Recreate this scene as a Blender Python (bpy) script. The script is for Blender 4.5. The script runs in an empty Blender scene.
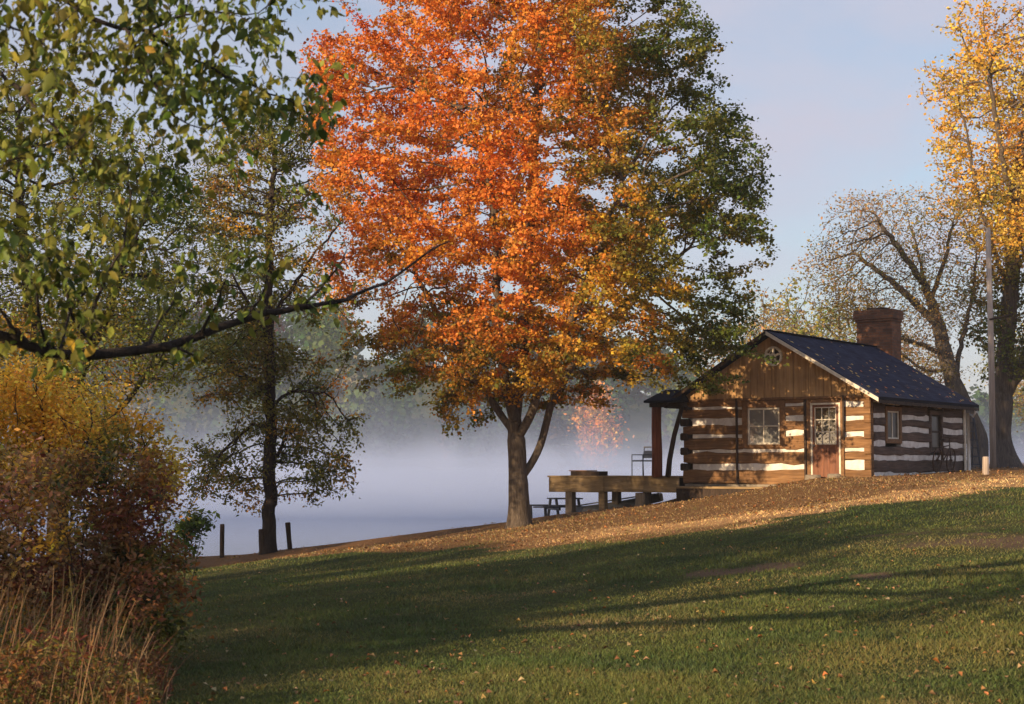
import bpy, bmesh, math, random
import numpy as np
from mathutils import Vector, Matrix

random.seed(7)
rng = np.random.default_rng(7)
sc = bpy.context.scene
COL = sc.collection

# ------------------------------------------------------------------ camera
F = 1600.0                      # focal length in pixels
PITCH = math.atan(113 / F)
EYE = 1.6
cam = bpy.data.cameras.new('camera')
camo = bpy.data.objects.new('camera', cam)
COL.objects.link(camo)
cam.sensor_width = 36.0
cam.lens = F / 1024 * 36.0
cam.clip_start = 0.1
cam.clip_end = 3000
cam.dof.use_dof = True
cam.dof.focus_distance = 42.0
cam.dof.aperture_fstop = 5.6
camo.location = (0, 0, EYE)
camo.rotation_euler = (math.radians(90) + PITCH, 0, 0)
sc.camera = camo

# ------------------------------------------------------------------ light
SUN_EL = math.radians(13.5)
SUN_AZ = math.radians(222.9)    # clockwise from +Y
SD = Vector((math.sin(SUN_AZ) * math.cos(SUN_EL), math.cos(SUN_AZ) * math.cos(SUN_EL), math.sin(SUN_EL)))
world = bpy.data.worlds.new('World')
sc.world = world
world.use_nodes = True
nt = world.node_tree
nt.nodes.clear()
wo = nt.nodes.new('ShaderNodeOutputWorld')
bg = nt.nodes.new('ShaderNodeBackground')
sky = nt.nodes.new('ShaderNodeTexSky')
sky.sky_type = 'NISHITA'
sky.sun_disc = False
sky.sun_elevation = SUN_EL
sky.sun_rotation = SUN_AZ
sky.air_density = 1.0
sky.dust_density = 1.6
sky.ozone_density = 2.0
# thin high cloud: pale veils mixed into the sky
tc = nt.nodes.new('ShaderNodeTexCoord')
mp = nt.nodes.new('ShaderNodeMapping')
mp.inputs['Scale'].default_value = (1.0, 1.0, 3.2)
nz = nt.nodes.new('ShaderNodeTexNoise')
nz.inputs['Scale'].default_value = 2.6
nz.inputs['Detail'].default_value = 6
nz.inputs['Roughness'].default_value = 0.55
nz.inputs['Distortion'].default_value = 0.4
rp = nt.nodes.new('ShaderNodeValToRGB')
rp.color_ramp.elements[0].position = 0.40
rp.color_ramp.elements[0].color = (0.38, 0.38, 0.38, 1)
rp.color_ramp.elements[1].position = 0.64
rp.color_ramp.elements[1].color = (1, 1, 1, 1)
mx = nt.nodes.new('ShaderNodeMix')
mx.data_type = 'RGBA'
mx.inputs[7].default_value = (3.35, 3.35, 4.05, 1)
nt.links.new(tc.outputs['Generated'], mp.inputs[0])
nt.links.new(mp.outputs[0], nz.inputs['Vector'])
nt.links.new(nz.outputs[0], rp.inputs[0])
nt.links.new(rp.outputs[0], mx.inputs[0])
nt.links.new(sky.outputs[0], mx.inputs[6])
nt.links.new(mx.outputs[2], bg.inputs[0])
bg.inputs[1].default_value = 0.105
nt.links.new(bg.outputs[0], wo.inputs[0])

sun = bpy.data.lights.new('sun', 'SUN')
suno = bpy.data.objects.new('sun', sun)
COL.objects.link(suno)
sun.energy = 5.0
sun.color = (1.0, 0.73, 0.44)
sun.angle = math.radians(0.5)
suno.rotation_euler = SD.to_track_quat('Z', 'Y').to_euler()

sc.view_settings.view_transform = 'Standard'
sc.view_settings.look = 'None'
sc.view_settings.exposure = 0.75
sc.view_settings.gamma = 1.0
sc.view_settings.use_curve_mapping = False
sc.render.engine = 'CYCLES'
sc.cycles.max_bounces = 8
sc.cycles.diffuse_bounces = 3
sc.cycles.glossy_bounces = 3
sc.cycles.transmission_bounces = 4
sc.cycles.transparent_max_bounces = 8
sc.cycles.volume_bounces = 1

# ------------------------------------------------------------------ helpers
CP, SP = math.cos(PITCH), math.sin(PITCH)
def ray(px, py):
    a = (px - 512) / F
    b = (352 - py) / F
    return np.array([a, CP - b * SP, SP + b * CP])
def at(px, py, Y):
    """world point at depth Y that the pixel (px,py) of the photograph shows"""
    d = ray(px, py)
    t = Y / d[1]
    return np.array([d[0] * t, Y, EYE + d[2] * t])

_tab = rng.random((32, 32, 32))
def noise3(p, s=1.0):
    q = np.asarray(p, float) / s
    i = np.floor(q).astype(int)
    f = q - i
    f = f * f * (3 - 2 * f)
    r = 0
    for dx in (0, 1):
        for dy in (0, 1):
            for dz in (0, 1):
                w = (f[:, 0] if dx else 1 - f[:, 0]) * (f[:, 1] if dy else 1 - f[:, 1]) * (f[:, 2] if dz else 1 - f[:, 2])
                r = r + w * _tab[(i[:, 0] + dx) % 32, (i[:, 1] + dy) % 32, (i[:, 2] + dz) % 32]
    return r

def sstep(a, b, x):
    t = np.clip((x - a) / (b - a), 0, 1)
    return t * t * (3 - 2 * t)

def terr(X, Y):
    """height of the ground (world z)"""
    X = np.asarray(X, float); Y = np.asarray(Y, float)
    g = np.where(X > 8, 1.12 + 0.012 * (np.minimum(X, 80) - 8), np.where(X < -8, -1.12 + 0.05 * (np.maximum(X, -40) + 8), 0.14 * X))
    z = -1.6 + 0.003 * np.minimum(Y, 60) + g * np.clip(Y / 40, 0.12, 1.06)
    yc = np.interp(X, [-200, -20, -9, -7, -3, 0, 2, 5, 9, 15, 25, 60, 300], [60, 52, 47.8, 47.0, 44.0, 42.3, 43.3, 46.5, 60, 102, 118, 130, 190])
    z = z - 0.24 * np.exp(-((X - 5.0) / 2.6) ** 2 - ((Y - 44.6) / 2.6) ** 2)
    d = np.maximum(Y - yc, 0)
    z = z - 0.42 * d * d / (d + 2.5)
    z = np.maximum(z, -5.5)
    # the far shore rises into low hills, higher to the left
    far = np.maximum(Y - 240, 0)
    hill = np.interp(X / np.maximum(Y, 1), [-0.6, -0.12, 0.0, 0.07, 0.16, 0.25, 0.6], [30, 30, 26, 22, 11, 7, 10])
    z = np.where(Y > 240, -5.5 + np.minimum(far * 0.3, 2.5) + hill * sstep(250, 400, Y), z)
    # small unevenness
    p = np.stack([X, Y, X * 0], -1).reshape(-1, 3)
    n = (noise3(p, 5.0) - 0.5).reshape(X.shape) * 0.16 + (noise3(p + 7, 1.3) - 0.5).reshape(X.shape) * 0.035
    z = z + n * sstep(3, 10, Y)
    return z + EYE

def gz(x, y):
    return float(terr(np.array([x]), np.array([y]))[0])

def hit(px, py):
    d = ray(px, py)
    Y = np.arange(4, 120, 0.1)
    t = Y / d[1]
    z = EYE + d[2] * t
    g = terr(d[0] * t, Y)
    k = np.argmax(z < g)
    return d[0] * t[k], Y[k], g[k]

def meta(o, label=None, cat=None, group=None, kind=None):
    if label: o['label'] = label
    if cat: o['category'] = cat
    if group: o['group'] = group
    if kind: o['kind'] = kind
    return o

def thing(name, label, cat, loc=(0, 0, 0), rz=0, group=None):
    o = bpy.data.objects.new(name, None)
    COL.objects.link(o)
    o.location = loc
    o.rotation_euler = (0, 0, rz)
    o.empty_display_size = 0.3
    return meta(o, label, cat, group)

def copy_thing(o, parent=None):
    c = o.copy()
    COL.objects.link(c)
    if parent is not None:
        c.parent = parent
    for ch in [x for x in COL.objects if x.parent == o]:
        copy_thing(ch, c)
    return c

# ---- numpy mesh
def np_mesh(name, V, faces_flat, counts, mat, parent=None, colors=None, smooth=False, loc=None):
    me = bpy.data.meshes.new(name)
    V = np.ascontiguousarray(V, dtype=np.float32)
    me.vertices.add(len(V))
    me.vertices.foreach_set('co', V.ravel())
    ff = np.ascontiguousarray(faces_flat, dtype=np.int32)
    me.loops.add(len(ff))
    me.loops.foreach_set('vertex_index', ff)
    cn = np.ascontiguousarray(counts, dtype=np.int32)
    st = np.concatenate([[0], np.cumsum(cn)[:-1]]).astype(np.int32)
    me.polygons.add(len(cn))
    me.polygons.foreach_set('loop_start', st)
    me.polygons.foreach_set('loop_total', cn)
    if smooth:
        me.polygons.foreach_set('use_smooth', np.ones(len(cn), dtype=bool))
    if colors is not None:
        ca = me.color_attributes.new('tint', 'FLOAT_COLOR', 'POINT')
        c4 = np.ones((len(V), 4), dtype=np.float32)
        c4[:, :3] = colors
        ca.data.foreach_set('color', c4.ravel())
    me.update(calc_edges=True)
    me.materials.append(mat)
    o = bpy.data.objects.new(name, me)
    COL.objects.link(o)
    if parent is not None:
        o.parent = parent
    if loc is not None:
        o.location = loc
    return o

# ---- small mesh builder for built things
class MB:
    def __init__(s):
        s.v = []; s.f = []
    def add(s, v, f):
        b = len(s.v)
        s.v += [tuple(x) for x in v]
        s.f += [tuple(i + b for i in q) for q in f]
        return s
    def box(s, x0, x1, y0, y1, z0, z1):
        v = [(x0, y0, z0), (x1, y0, z0), (x1, y1, z0), (x0, y1, z0), (x0, y0, z1), (x1, y0, z1), (x1, y1, z1), (x0, y1, z1)]
        return s.add(v, [(0, 3, 2, 1), (4, 5, 6, 7), (0, 1, 5, 4), (1, 2, 6, 5), (2, 3, 7, 6), (3, 0, 4, 7)])
    def bar(s, a, b, w, h=None, up=(0, 0, 1)):
        """a square-section bar from a to b"""
        h = h or w
        a = Vector(a); b = Vector(b)
        d = (b - a).normalized()
        u = Vector(up)
        if abs(d.dot(u)) > 0.95: u = Vector((0, 1, 0))
        r = d.cross(u).normalized() * (w / 2)
        u = r.cross(d).normalized() * (h / 2)
        v = [a - r - u, a + r - u, a + r + u, a - r + u, b - r - u, b + r - u, b + r + u, b - r + u]
        return s.add(v, [(3, 2, 1, 0), (4, 5, 6, 7), (0, 1, 5, 4), (1, 2, 6, 5), (2, 3, 7, 6), (3, 0, 4, 7)])
    def tube(s, pts, rad, n=10):
        pts = [Vector(p) for p in pts]
        if not hasattr(rad, '__len__'): rad = [rad] * len(pts)
        vs = []; fs = []
        for i, p in enumerate(pts):
            d = (pts[min(i + 1, len(pts) - 1)] - pts[max(i - 1, 0)]).normalized()
            ref = Vector((1, 0, 0)) if abs(d.x) < 0.7 else Vector((0, 1, 0))
            u = d.cross(ref).normalized(); w = d.cross(u)
            for k in range(n):
                a = 2 * math.pi * k / n
                vs.append(p + (u * math.cos(a) + w * math.sin(a)) * rad[i])
        for i in range(len(pts) - 1):
            for k in range(n):
                k2 = (k + 1) % n
                fs.append((i * n + k, i * n + k2, (i + 1) * n + k2, (i + 1) * n + k))
        fs.append(tuple(range(n))[::-1]); fs.append(tuple(range((len(pts) - 1) * n, len(pts) * n)))
        return s.add(vs, fs)
    def prism(s, poly, y0, y1):
        """polygon in x,z extruded along y"""
        n = len(poly)
        v = [(x, y0, z) for x, z in poly] + [(x, y1, z) for x, z in poly]
        f = [tuple(range(n)), tuple(range(2 * n - 1, n - 1, -1))]
        for i in range(n):
            j = (i + 1) % n
            f.append((i, i + n, j + n, j))
        return s.add(v, f)
    def build(s, name, mat, parent=None, bevel=0.0, smooth=False, rough=0.0, seg=1):
        me = bpy.data.meshes.new(name)
        me.from_pydata(s.v, [], s.f)
        me.validate()
        bm = bmesh.new(); bm.from_mesh(me)
        bmesh.ops.recalc_face_normals(bm, faces=bm.faces)
        bm.to_mesh(me); bm.free()
        if smooth:
            me.polygons.foreach_set('use_smooth', [True] * len(me.polygons))
        me.materials.append(mat)
        o = bpy.data.objects.new(name, me)
        COL.objects.link(o)
        if parent is not None: o.parent = parent
        if bevel:
            m = o.modifiers.new('bevel', 'BEVEL'); m.width = bevel; m.segments = seg; m.limit_method = 'ANGLE'
        return o

# ------------------------------------------------------------------ materials
def new_mat(name):
    m = bpy.data.materials.new(name)
    m.use_nodes = True
    t = m.node_tree
    b = t.nodes['Principled BSDF']
    return m, t, b

def N(t, kind, **kw):
    n = t.nodes.new(kind)
    for k, v in kw.items():
        if k.startswith('i_'):
            n.inputs[k[2:].replace('_', ' ')].default_value = v
        else:
            setattr(n, k, v)
    return n

def ramp(t, src, stops):
    r = t.nodes.new('ShaderNodeValToRGB')
    e = r.color_ramp.elements
    while len(e) > 1: e.remove(e[0])
    e[0].position = stops[0][0]; e[0].color = (*stops[0][1], 1)
    for p, c in stops[1:]:
        q = e.new(p); q.color = (*c, 1)
    t.links.new(src, r.inputs[0])
    return r

def surf(name, stops, scale=(1, 1, 1), nscale=4.0, detail=8, rough=0.85, bump=0.4, bdist=0.02, distort=0.5, coord='Object', fine=None, spec=0.3):
    m, t, b = new_mat(name)
    tc = N(t, 'ShaderNodeTexCoord')
    mp = N(t, 'ShaderNodeMapping'); mp.inputs['Scale'].default_value = scale
    t.links.new(tc.outputs[coord], mp.inputs[0])
    nz = N(t, 'ShaderNodeTexNoise', i_Scale=nscale, i_Detail=detail, i_Roughness=0.65, i_Distortion=distort)
    t.links.new(mp.outputs[0], nz.inputs['Vector'])
    r = ramp(t, nz.outputs[0], stops)
    col = r.outputs[0]
    if fine:
        n2 = N(t, 'ShaderNodeTexNoise', i_Scale=fine[0], i_Detail=4)
        t.links.new(tc.outputs[coord], n2.inputs['Vector'])
        r2 = ramp(t, n2.outputs[0], [(0.3, (fine[1],) * 3), (0.7, (fine[2],) * 3)])
        mm = N(t, 'ShaderNodeMix', data_type='RGBA', blend_type='MULTIPLY')
        mm.inputs[0].default_value = 1
        t.links.new(col, mm.inputs[6]); t.links.new(r2.outputs[0], mm.inputs[7])
        col = mm.outputs[2]
    t.links.new(col, b.inputs['Base Color'])
    b.inputs['Roughness'].default_value = rough
    b.inputs['Specular IOR Level'].default_value = spec
    bp = N(t, 'ShaderNodeBump', i_Strength=bump, i_Distance=bdist)
    t.links.new(nz.outputs[0], bp.inputs['Height'])
    t.links.new(bp.outputs[0], b.inputs['Normal'])
    return m

def leaf_mat(name, trans=0.4, rough=0.55, gain=1.0):
    m, t, b = new_mat(name)
    a = N(t, 'ShaderNodeVertexColor', layer_name='tint')
    t.links.new(a.outputs[0], b.inputs['Base Color'])
    b.inputs['Roughness'].default_value = rough
    b.inputs['Specular IOR Level'].default_value = 0.25
    tr = N(t, 'ShaderNodeBsdfTranslucent')
    g = N(t, 'ShaderNodeMix', data_type='RGBA', blend_type='MULTIPLY')
    g.inputs[0].default_value = 1
    g.inputs[7].default_value = (1.25 * gain, 1.15 * gain, 0.8 * gain, 1)
    t.links.new(a.outputs[0], g.inputs[6]); t.links.new(g.outputs[2], tr.inputs[0])
    mx = N(t, 'ShaderNodeMixShader'); mx.inputs[0].default_value = trans
    o = [n for n in t.nodes if n.type == 'OUTPUT_MATERIAL'][0]
    t.links.new(b.outputs[0], mx.inputs[1]); t.links.new(tr.outputs[0], mx.inputs[2])
    t.links.new(mx.outputs[0], o.inputs[0])
    return m

M = {}
M['leaf'] = leaf_mat('leaf')
M['blade'] = leaf_mat('grass_blade', 0.3, 0.6)
M['litter'] = leaf_mat('dry_leaf', 0.1, 0.8)
M['bark'] = surf('bark', [(0.3, (0.035, 0.026, 0.02)), (0.55, (0.10, 0.078, 0.06)), (0.75, (0.17, 0.14, 0.115))], (7, 7, 1.1), 2.2, 8, 0.95, 1.0, 0.03, 0.8)
M['dark_bark'] = surf('dark_bark', [(0.3, (0.012, 0.009, 0.008)), (0.7, (0.045, 0.034, 0.03))], (8, 8, 1.5), 2.5, 8, 0.95, 0.9, 0.02, 0.8)
M['pale_bark'] = surf('pale_bark', [(0.3, (0.04, 0.034, 0.03)), (0.7, (0.15, 0.125, 0.10))], (7, 7, 1.3), 2.2, 8, 0.95, 1.0, 0.03, 0.8)
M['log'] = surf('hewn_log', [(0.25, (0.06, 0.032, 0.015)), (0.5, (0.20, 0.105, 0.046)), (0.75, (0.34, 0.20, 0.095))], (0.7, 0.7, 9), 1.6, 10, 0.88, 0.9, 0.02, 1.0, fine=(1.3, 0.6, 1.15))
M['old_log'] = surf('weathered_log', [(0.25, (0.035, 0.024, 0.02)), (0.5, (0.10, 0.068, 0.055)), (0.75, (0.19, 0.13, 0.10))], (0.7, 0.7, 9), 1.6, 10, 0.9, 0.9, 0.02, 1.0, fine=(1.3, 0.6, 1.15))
M['board'] = surf('gable_board', [(0.25, (0.20, 0.11, 0.045)), (0.5, (0.40, 0.24, 0.105)), (0.78, (0.54, 0.35, 0.18))], (9, 9, 0.5), 1.4, 9, 0.85, 0.6, 0.01, 0.8, fine=(1.6, 0.65, 1.1))
M['trim'] = surf('stained_trim', [(0.3, (0.10, 0.05, 0.022)), (0.7, (0.24, 0.13, 0.06))], (6, 6, 6), 2.0, 8, 0.8, 0.5, 0.01)
M['dark_wood'] = surf('dark_wood', [(0.3, (0.015, 0.010, 0.008)), (0.7, (0.06, 0.038, 0.026))], (5, 5, 1), 3.0, 8, 0.85, 0.5, 0.01)
M['door'] = surf('door_wood', [(0.3, (0.08, 0.026, 0.014)), (0.7, (0.22, 0.085, 0.04))], (9, 9, 0.8), 2.0, 8, 0.6, 0.3, 0.006)
M['red_post'] = surf('cedar_post', [(0.3, (0.09, 0.026, 0.012)), (0.7, (0.26, 0.09, 0.045))], (7, 7, 0.7), 2.0, 8, 0.85, 0.8, 0.02)
M['chink'] = surf('lime_chinking', [(0.3, (0.46, 0.42, 0.38)), (0.55, (0.68, 0.65, 0.61)), (0.8, (0.80, 0.78, 0.74))], (1, 1, 1), 3.0, 8, 0.92, 0.6, 0.02, 0.4)
M['cream'] = surf('cream_paint', [(0.3, (0.50, 0.44, 0.34)), (0.7, (0.70, 0.65, 0.55))], (1, 1, 1), 8.0, 6, 0.6, 0.2, 0.004)
M['white'] = surf('white_paint', [(0.3, (0.66, 0.65, 0.62)), (0.7, (0.82, 0.81, 0.79))], (1, 1, 1), 6.0, 6, 0.5, 0.15, 0.003)
M['deck'] = surf('deck_board', [(0.25, (0.13, 0.09, 0.05)), (0.5, (0.27, 0.19, 0.10)), (0.78, (0.42, 0.31, 0.18))], (0.6, 0.6, 7), 1.8, 9, 0.88, 0.7, 0.015, 1.0, fine=(1.1, 0.55, 1.15))
M['post'] = surf('grey_post', [(0.3, (0.10, 0.08, 0.06)), (0.7, (0.27, 0.22, 0.17))], (7, 7, 1), 2.5, 8, 0.9, 0.8, 0.015)
M['stone'] = surf('foundation_stone', [(0.3, (0.10, 0.085, 0.07)), (0.7, (0.28, 0.24, 0.19))], (1, 1, 1), 3.0, 8, 0.95, 0.9, 0.03)
M['navy'] = surf('painted_table', [(0.3, (0.018, 0.022, 0.035)), (0.7, (0.05, 0.06, 0.085))], (1, 1, 1), 6.0, 6, 0.6, 0.2, 0.004)
M['metal'] = surf('grey_metal', [(0.3, (0.10, 0.11, 0.13)), (0.7, (0.2, 0.21, 0.24))], (1, 1, 1), 8.0, 6, 0.45, 0.1, 0.002)
M['metal'].node_tree.nodes['Principled BSDF'].inputs['Metallic'].default_value = 0.7
M['rust'] = surf('rusty_iron', [(0.3, (0.025, 0.016, 0.013)), (0.7, (0.09, 0.05, 0.035))], (1, 1, 1), 12.0, 6, 0.8, 0.3, 0.004)
M['boat'] = surf('boat_paint', [(0.3, (0.14, 0.15, 0.17)), (0.7, (0.30, 0.31, 0.33))], (1, 1, 1), 4.0, 6, 0.6, 0.2, 0.004)
M['pole'] = surf('pole_wood', [(0.3, (0.24, 0.19, 0.16)), (0.7, (0.46, 0.39, 0.34))], (9, 9, 0.6), 2.0, 8, 0.85, 0.5, 0.01)

def shingle_mat():
    m, t, b = new_mat('slate_blue_shingles')
    tc = N(t, 'ShaderNodeTexCoord')
    br = N(t, 'ShaderNodeTexBrick', i_Scale=1.0)
    br.inputs['Brick Width'].default_value = 0.32
    br.inputs['Row Height'].default_value = 0.14
    br.inputs['Mortar Size'].default_value = 0.006
    br.inputs['Color1'].default_value = (0.014, 0.019, 0.042, 1)
    br.inputs['Color2'].default_value = (0.026, 0.033, 0.066, 1)
    br.inputs['Mortar'].default_value = (0.01, 0.012, 0.02, 1)
    t.links.new(tc.outputs['UV'], br.inputs['Vector'])
    nz = N(t, 'ShaderNodeTexNoise', i_Scale=1.4, i_Detail=8)
    t.links.new(tc.outputs['Object'], nz.inputs['Vector'])
    r = ramp(t, nz.outputs[0], [(0.3, (0.75, 0.75, 0.78)), (0.7, (1.35, 1.3, 1.25))])
    mm = N(t, 'ShaderNodeMix', data_type='RGBA', blend_type='MULTIPLY'); mm.inputs[0].default_value = 1
    t.links.new(br.outputs[0], mm.inputs[6]); t.links.new(r.outputs[0], mm.inputs[7])
    t.links.new(mm.outputs[2], b.inputs['Base Color'])
    b.inputs['Roughness'].default_value = 0.95
    b.inputs['Specular IOR Level'].default_value = 0.12
    bp = N(t, 'ShaderNodeBump', i_Strength=0.8, i_Distance=0.012)
    bp.invert = True
    t.links.new(br.outputs['Fac'], bp.inputs['Height'])
    t.links.new(bp.outputs[0], b.inputs['Normal'])
    return m
M['shingle'] = shingle_mat()

def brick_mat():
    m, t, b = new_mat('old_brick')
    tc = N(t, 'ShaderNodeTexCoord')
    sp = N(t, 'ShaderNodeSeparateXYZ'); cb = N(t, 'ShaderNodeCombineXYZ')
    ad = N(t, 'ShaderNodeMath', operation='ADD')
    t.links.new(tc.outputs['Object'], sp.inputs[0])
    t.links.new(sp.outputs[0], ad.inputs[0]); t.links.new(sp.outputs[1], ad.inputs[1])
    t.links.new(ad.outputs[0], cb.inputs[0]); t.links.new(sp.outputs[2], cb.inputs[1])
    br = N(t, 'ShaderNodeTexBrick', i_Scale=1.0)
    br.inputs['Brick Width'].default_value = 0.23
    br.inputs['Row Height'].default_value = 0.085
    br.inputs['Mortar Size'].default_value = 0.008
    br.inputs['Color1'].default_value = (0.20, 0.085, 0.042, 1)
    br.inputs['Color2'].default_value = (0.11, 0.048, 0.026, 1)
    br.inputs['Mortar'].default_value = (0.11, 0.075, 0.055, 1)
    t.links.new(cb.outputs[0], br.inputs['Vector'])
    nz = N(t, 'ShaderNodeTexNoise', i_Scale=3.0, i_Detail=8)
    t.links.new(tc.outputs['Object'], nz.inputs['Vector'])
    r = ramp(t, nz.outputs[0], [(0.3, (0.6, 0.6, 0.6)), (0.7, (1.3, 1.25, 1.2))])
    mm = N(t, 'ShaderNodeMix', data_type='RGBA', blend_type='MULTIPLY'); mm.inputs[0].default_value = 1
    t.links.new(br.outputs[0], mm.inputs[6]); t.links.new(r.outputs[0], mm.inputs[7])
    t.links.new(mm.outputs[2], b.inputs['Base Color'])
    b.inputs['Roughness'].default_value = 0.9
    bp = N(t, 'ShaderNodeBump', i_Strength=0.7, i_Distance=0.01); bp.invert = True
    t.links.new(br.outputs['Fac'], bp.inputs['Height'])
    t.links.new(bp.outputs[0], b.inputs['Normal'])
    return m
M['brick'] = brick_mat()

def glass_mat(name='window_glass', metal=0.10):
    m, t, b = new_mat(name)
    b.inputs['Base Color'].default_value = (0.22, 0.22, 0.21, 1) if metal > .01 else (0.02, 0.022, 0.025, 1)
    b.inputs['Metallic'].default_value = metal
    b.inputs['Roughness'].default_value = 0.04
    b.inputs['Specular IOR Level'].default_value = 1.0
    b.inputs['Coat Weight'].default_value = 1.0
    b.inputs['Coat Roughness'].default_value = 0.02
    b.inputs['IOR'].default_value = 2.0
    nz = N(t, 'ShaderNodeTexNoise', i_Scale=3.0, i_Detail=2)
    tc = N(t, 'ShaderNodeTexCoord')
    t.links.new(tc.outputs['Object'], nz.inputs['Vector'])
    bp = N(t, 'ShaderNodeBump', i_Strength=0.25, i_Distance=0.02)
    t.links.new(nz.outputs[0], bp.inputs['Height']); t.links.new(bp.outputs[0], b.inputs['Normal'])
    t.links.new(bp.outputs[0], b.inputs['Coat Normal'])
    return m
M['glass'] = glass_mat()
M['dark_glass'] = glass_mat('dark_glass', 0.0)
M['dull_glass'] = surf('dull_glass', [(0.3, (0.02, 0.018, 0.015)), (0.7, (0.06, 0.05, 0.04))], (1, 1, 1), 3.0, 4, 0.3, 0.1, 0.004)

def volume_mat(name, color, density, g=0.0):
    m = bpy.data.materials.new(name)
    m.use_nodes = True
    t = m.node_tree
    t.nodes.clear()
    o = t.nodes.new('ShaderNodeOutputMaterial')
    v = t.nodes.new('ShaderNodeVolumePrincipled')
    v.inputs['Color'].default_value = (*color, 1)
    v.inputs['Density'].default_value = density
    v.inputs['Anisotropy'].default_value = g
    t.links.new(v.outputs[0], o.inputs['Volume'])
    return m

# ------------------------------------------------------------------ ground
xs = np.unique(np.concatenate([np.arange(-600, -40, 20), np.arange(-40, -16, 1.5), np.arange(-16, 26, 0.22), np.arange(26, 60, 1.5), np.arange(60, 621, 20)]))
ys = np.unique(np.concatenate([np.arange(-60, 4, 4), np.arange(4, 9, 0.6), np.arange(9, 66, 0.24), np.arange(66, 110, 2), np.arange(110, 230, 10), np.arange(230, 320, 3), np.arange(320, 500, 8), np.arange(500, 1300, 60)]))
GX, GY = np.meshgrid(xs, ys)
GZ = terr(GX, GY)
# edge of the leaf litter, as a curve across the lawn
lb = np.array([hit(px, py)[:2] for px, py in [(60, 590), (180, 566), (300, 558), (430, 551), (520, 546), (600, 541), (680, 534), (750, 527), (850, 511), (940, 497), (1024, 486)]])
def litter(X, Y):
    X = np.asarray(X, float); Y = np.asarray(Y, float)
    p = np.stack([X, Y, X * 0], -1).reshape(-1, 3)
    n = (noise3(p, 1.6) - 0.5).reshape(X.shape) * 2.4 + (noise3(p, 0.5) - 0.5).reshape(X.shape) * 1.4
    b = np.interp(X, lb[:, 0], lb[:, 1])
    return sstep(-1.0, 1.0, Y - b + n)
bare_spots = []
for px, py, rx, ry in [(1000, 541, 1.3, 1.2), (715, 572, 0.45, 0.5), (770, 566, 0.4, 0.5), (870, 577, 0.3, 0.4), (880, 536, .7, .5)]:
    hx, hy, _ = hit(px, py)
    bare_spots.append((hx, hy, rx, ry))
def bare(X, Y):
    p = np.stack([X, Y, X * 0], -1).reshape(-1, 3)
    n = (noise3(p, 0.6) - 0.5).reshape(X.shape) * 1.2
    r = np.zeros_like(X)
    for hx, hy, rx, ry in bare_spots:
        q = np.sqrt(((X - hx) / rx) ** 2 + ((Y - hy) / ry) ** 2) + n
        r = np.maximum(r, 1 - sstep(0.5, 1.1, q))
    return r
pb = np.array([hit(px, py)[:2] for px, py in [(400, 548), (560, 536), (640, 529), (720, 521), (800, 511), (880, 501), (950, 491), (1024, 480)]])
def pale_lit_strip(X, Y):  # pale litter strip, with sunlight painted into its brightness
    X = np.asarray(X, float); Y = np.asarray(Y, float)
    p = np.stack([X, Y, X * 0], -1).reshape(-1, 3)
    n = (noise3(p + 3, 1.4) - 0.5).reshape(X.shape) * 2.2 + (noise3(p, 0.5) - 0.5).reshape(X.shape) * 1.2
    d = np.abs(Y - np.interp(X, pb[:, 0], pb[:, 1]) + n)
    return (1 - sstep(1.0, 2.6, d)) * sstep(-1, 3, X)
mask = np.zeros((GX.size, 3))
mask[:, 0] = (litter(GX, GY) * (GY < 225)).ravel()
mask[:, 1] = bare(GX, GY).ravel()
mask[:, 2] = pale_lit_strip(GX, GY).ravel()
ny, nx = GX.shape
ii = (np.arange(ny - 1)[:, None] * nx + np.arange(nx - 1)[None, :]).ravel()
fq = np.stack([ii, ii + 1, ii + nx + 1, ii + nx], -1)

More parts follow.
